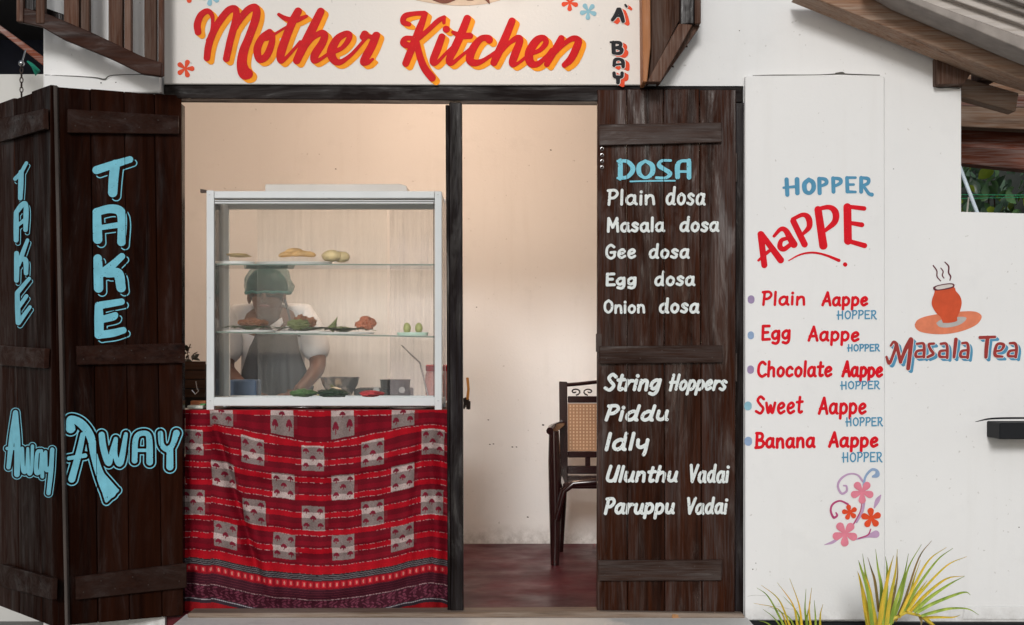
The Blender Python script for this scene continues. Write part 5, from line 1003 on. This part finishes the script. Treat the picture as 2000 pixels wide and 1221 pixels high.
# apron: bib, skirt, neck strap
apm = plain('charcoal apron', (.055, .060, .072), .8, 0, .15, 20, bmp=.3)
rows = [(648, 494, 580, 1.095), (675, 488, 583, 1.085), (700, 480, 590, 1.085), (725, 472, 600, 1.09), (770, 468, 602, 1.10), (850, 464, 606, 1.12), (960, 460, 610, 1.14)]
av = []; af = []; nn = 12
for (py, a, b_, y) in rows:
    for k in range(nn + 1): t = k / nn; av.append(q(a + (b_ - a) * t, py, y + .07 * (2 * t - 1) ** 2 + .004 * math.sin(t * 19 + py)))
for i in range(len(rows) - 1):
    for k in range(nn): a = i * (nn + 1) + k; af.append((a, a + 1, a + nn + 2, a + nn + 1))
ap = MB().add(av, af).build('apron', apm, pe, smooth=True); md = ap.modifiers.new('Solid', 'SOLIDIFY'); md.thickness = .004
for pp_ in ([(577, 650, 1.11), (568, 630, 1.06), (562, 605, 1.05), (556, 584, 1.09)],): MB().tube([q(*p) for p in pp_], .006, 6).build('apron_strap', apm, pe, smooth=True)

# ------------------------------------------------------------------ lamps the warm light comes from
def lamp(name, loc, label, energy, size, colr=(1.0, 0.72, 0.53)):
    e = empty(name, loc, label, 'lamp'); loc = Vector(loc)
    MB().lathe(loc + Vector((0, 0, .03)), [(.02, .05), (.024, .0), (.03, -.005), (.001, -.005)], 16).build('socket', dish_w, e, smooth=True)
    m, nt, b, N, L = mat_new('warm bulb glow'); b.inputs['Emission Color'].default_value = (1, .72, .42, 1); b.inputs['Emission Strength'].default_value = 6; b.inputs['Base Color'].default_value = (.9, .8, .7, 1)
    MB().blob(loc, .03, .03, .038, 0, 0).build('bulb', m, e, smooth=True)
    l = bpy.data.lights.new('bulb_light', 'POINT'); l.energy = energy; l.color = colr; l.shadow_soft_size = size; o = bpy.data.objects.new('bulb_light', l); o.parent = e; o.location = (0, 0, -.06); col.objects.link(o)
lamp('ceiling_bulb', (-0.35, 1.05, 2.50), 'warm bulb on the ceiling inside the shop', 26, .08)
lamp('sign_lamp', (-0.05, -0.55, 2.62), 'warm lamp above the painted sign', 3.5, .06)

# ------------------------------------------------------------------ palms in front of the wall
pal = []
for nm, c0, c1 in (('palm leaflet green', (.20, .32, .05), (.52, .62, .12)), ('palm leaflet yellow', (.50, .50, .06), (.88, .58, .07)), ('palm leaflet dry tip', (.18, .16, .06), (.45, .28, .10))):
    m, nt, b, N, L = mat_new(nm); v = coords(nt, (30, 30, 3)); L.new(ramp(nt, noise(nt, v, 1.6, 4), [(.3, c0), (.7, c1)]), b.inputs['Base Color']); b.inputs['Roughness'].default_value = .4; pal.append(m)
def blade(parent, pts, y0, wd, mat, dy=0.0):
    """leaflet: folded ribbon along traced pixels; wd in pixels at its widest"""
    c = cr([np.array(p, float) for p in pts], 5); n = len(c) - 1; vs_ = []; fs_ = []
    for i, p in enumerate(c):
        t = i / n; w_ = wd / 500 * (math.sin(math.pi * min(1, (t * .62 + .24))) ** 1.0) * .5 * (1 - t) ** .9 + .0006
        d = c[min(i + 1, n)] - c[max(i - 1, 0)]; nrm = Vector((-d[1], 0, -d[0])) if True else None
        nn_ = Vector((d[1], 0, d[0])); nn_ = nn_.normalized() if nn_.length else Vector((1, 0, 0)); ce = P(p[0], p[1], y0 + dy * t)
        vs_ += [ce - nn_ * w_ + Vector((0, -.003, 0)), ce + Vector((0, .35 * w_, 0)), ce + nn_ * w_ + Vector((0, -.003, 0))]
    for i in range(n):
        for k in (0, 1): a = i * 3 + k; fs_.append((a, a + 1, a + 4, a + 3))
    MB().add(vs_, fs_).build('leaf', mat, parent, smooth=False)
rp2 = random.Random(9)
p1 = empty('young_palm', (PX(1560, -.4), -.4, GZ), 'low tuft of thin green palm leaves left of the taller one by the wall', 'palm')
MB().tube([Vector((PX(1560, -.4), -.4, GZ)), P(1562, 1260, -.4)], [.03, .02], 10).build('stem', pal[1], p1)
for bx, mx_, my_, tx, ty, w_ in ((1545, 1500, 1165, 1478, 1148, 5), (1552, 1520, 1170, 1487, 1143, 5), (1558, 1548, 1180, 1518, 1138, 6), (1563, 1560, 1180, 1542, 1130, 6), (1572, 1572, 1190, 1574, 1150, 7), (1578, 1580, 1190, 1585, 1148, 6), (1586, 1592, 1200, 1590, 1172, 6), (1592, 1602, 1200, 1607, 1180, 6), (1548, 1520, 1190, 1472, 1178, 4), (1545, 1510, 1205, 1490, 1190, 4), (1566, 1556, 1195, 1530, 1165, 6), (1570, 1576, 1205, 1583, 1175, 7), (1540, 1500, 1218, 1482, 1212, 4), (1560, 1540, 1205, 1505, 1186, 5)):
    blade(p1, [(bx + 4, 1262), ((bx + mx_) / 2 + 4, (1262 + my_) / 2), (mx_, my_), (tx, ty)], -.40 + rp2.uniform(-.05, .05), w_, rp2.choice([pal[0], pal[0], pal[1]]), rp2.uniform(-.08, .05))
p2 = empty('yellow_palm', (PX(1735, -.45), -.45, GZ), 'yellow green palm fronds fanning out at the bottom right of the wall', 'palm')
MB().tube([Vector((PX(1715, -.45), -.45, GZ)), P(1712, 1265, -.45), P(1725, 1232, -.45), P(1745, 1208, -.45), P(1770, 1196, -.44), P(1795, 1202, -.43), P(1830, 1228, -.42)], [.02, .014, .009, .007, .006, .005, .004], 8).build('rachis', pal[1], p2, smooth=True)
c6 = conv(1640, 1000, 5.525)
bl = [([(330, 1250), (270, 950), (215, 720), (190, 640)], 60, 1), ([(350, 1230), (300, 850), (225, 600), (200, 520)], 55, 0), ([(385, 1230), (330, 900), (280, 680), (245, 450)], 60, 0), ([(420, 1080), (380, 760), (340, 620), (300, 490)], 40, 2), ([(425, 1230), (450, 850), (410, 600), (385, 400)], 55, 0),
 ([(430, 1240), (460, 1000), (530, 650), (580, 470)], 75, 1), ([(470, 1240), (500, 900), (510, 620), (490, 480)], 55, 0), ([(500, 1240), (540, 950), (600, 650), (620, 400)], 60, 1), ([(500, 1230), (560, 1000), (620, 700), (620, 480)], 45, 2), ([(540, 1220), (600, 980), (690, 700), (740, 450)], 60, 0),
 ([(560, 1200), (650, 950), (740, 600), (880, 350)], 45, 0), ([(600, 1180), (700, 950), (850, 500), (990, 310)], 40, 2), ([(640, 1140), (740, 940), (800, 720), (870, 520)], 45, 1), ([(650, 1110), (800, 800), (960, 520), (1150, 380)], 45, 1), ([(690, 1090), (830, 820), (1050, 520), (1220, 390)], 45, 0), ([(730, 1070), (870, 870), (1150, 580), (1370, 480)], 42, 1),
 ([(760, 1075), (940, 880), (1150, 720), (1340, 690)], 50, 1), ([(800, 1080), (960, 930), (1180, 780), (1350, 690)], 60, 0), ([(830, 1085), (1000, 990), (1250, 890), (1360, 865), (1410, 895)], 50, 0), ([(880, 1120), (1050, 1070), (1200, 1040), (1380, 1045), (1500, 1110)], 45, 0), ([(900, 1140), (1050, 1135), (1220, 1135), (1300, 1110)], 38, 1), ([(860, 1120), (880, 1180), (870, 1260)], 45, 2), ([(900, 1125), (980, 1190), (1060, 1250)], 50, 1),
 ([(400, 1240), (350, 1000), (320, 820), (260, 650)], 60, 1), ([(460, 1250), (520, 1050), (560, 880), (600, 780)], 60, 0), ([(300, 1250), (260, 1000), (230, 800), (215, 690)], 40, 1), ([(700, 1090), (790, 950), (880, 820), (940, 740)], 50, 1)]
for pts_, w_, mi in bl: blade(p2, [c6(x, y, 1)[:2] for x, y in pts_], -.45 + rp2.uniform(-.05, .05), w_ / 5.525 * 0.86, pal[mi], rp2.uniform(-.12, .06))
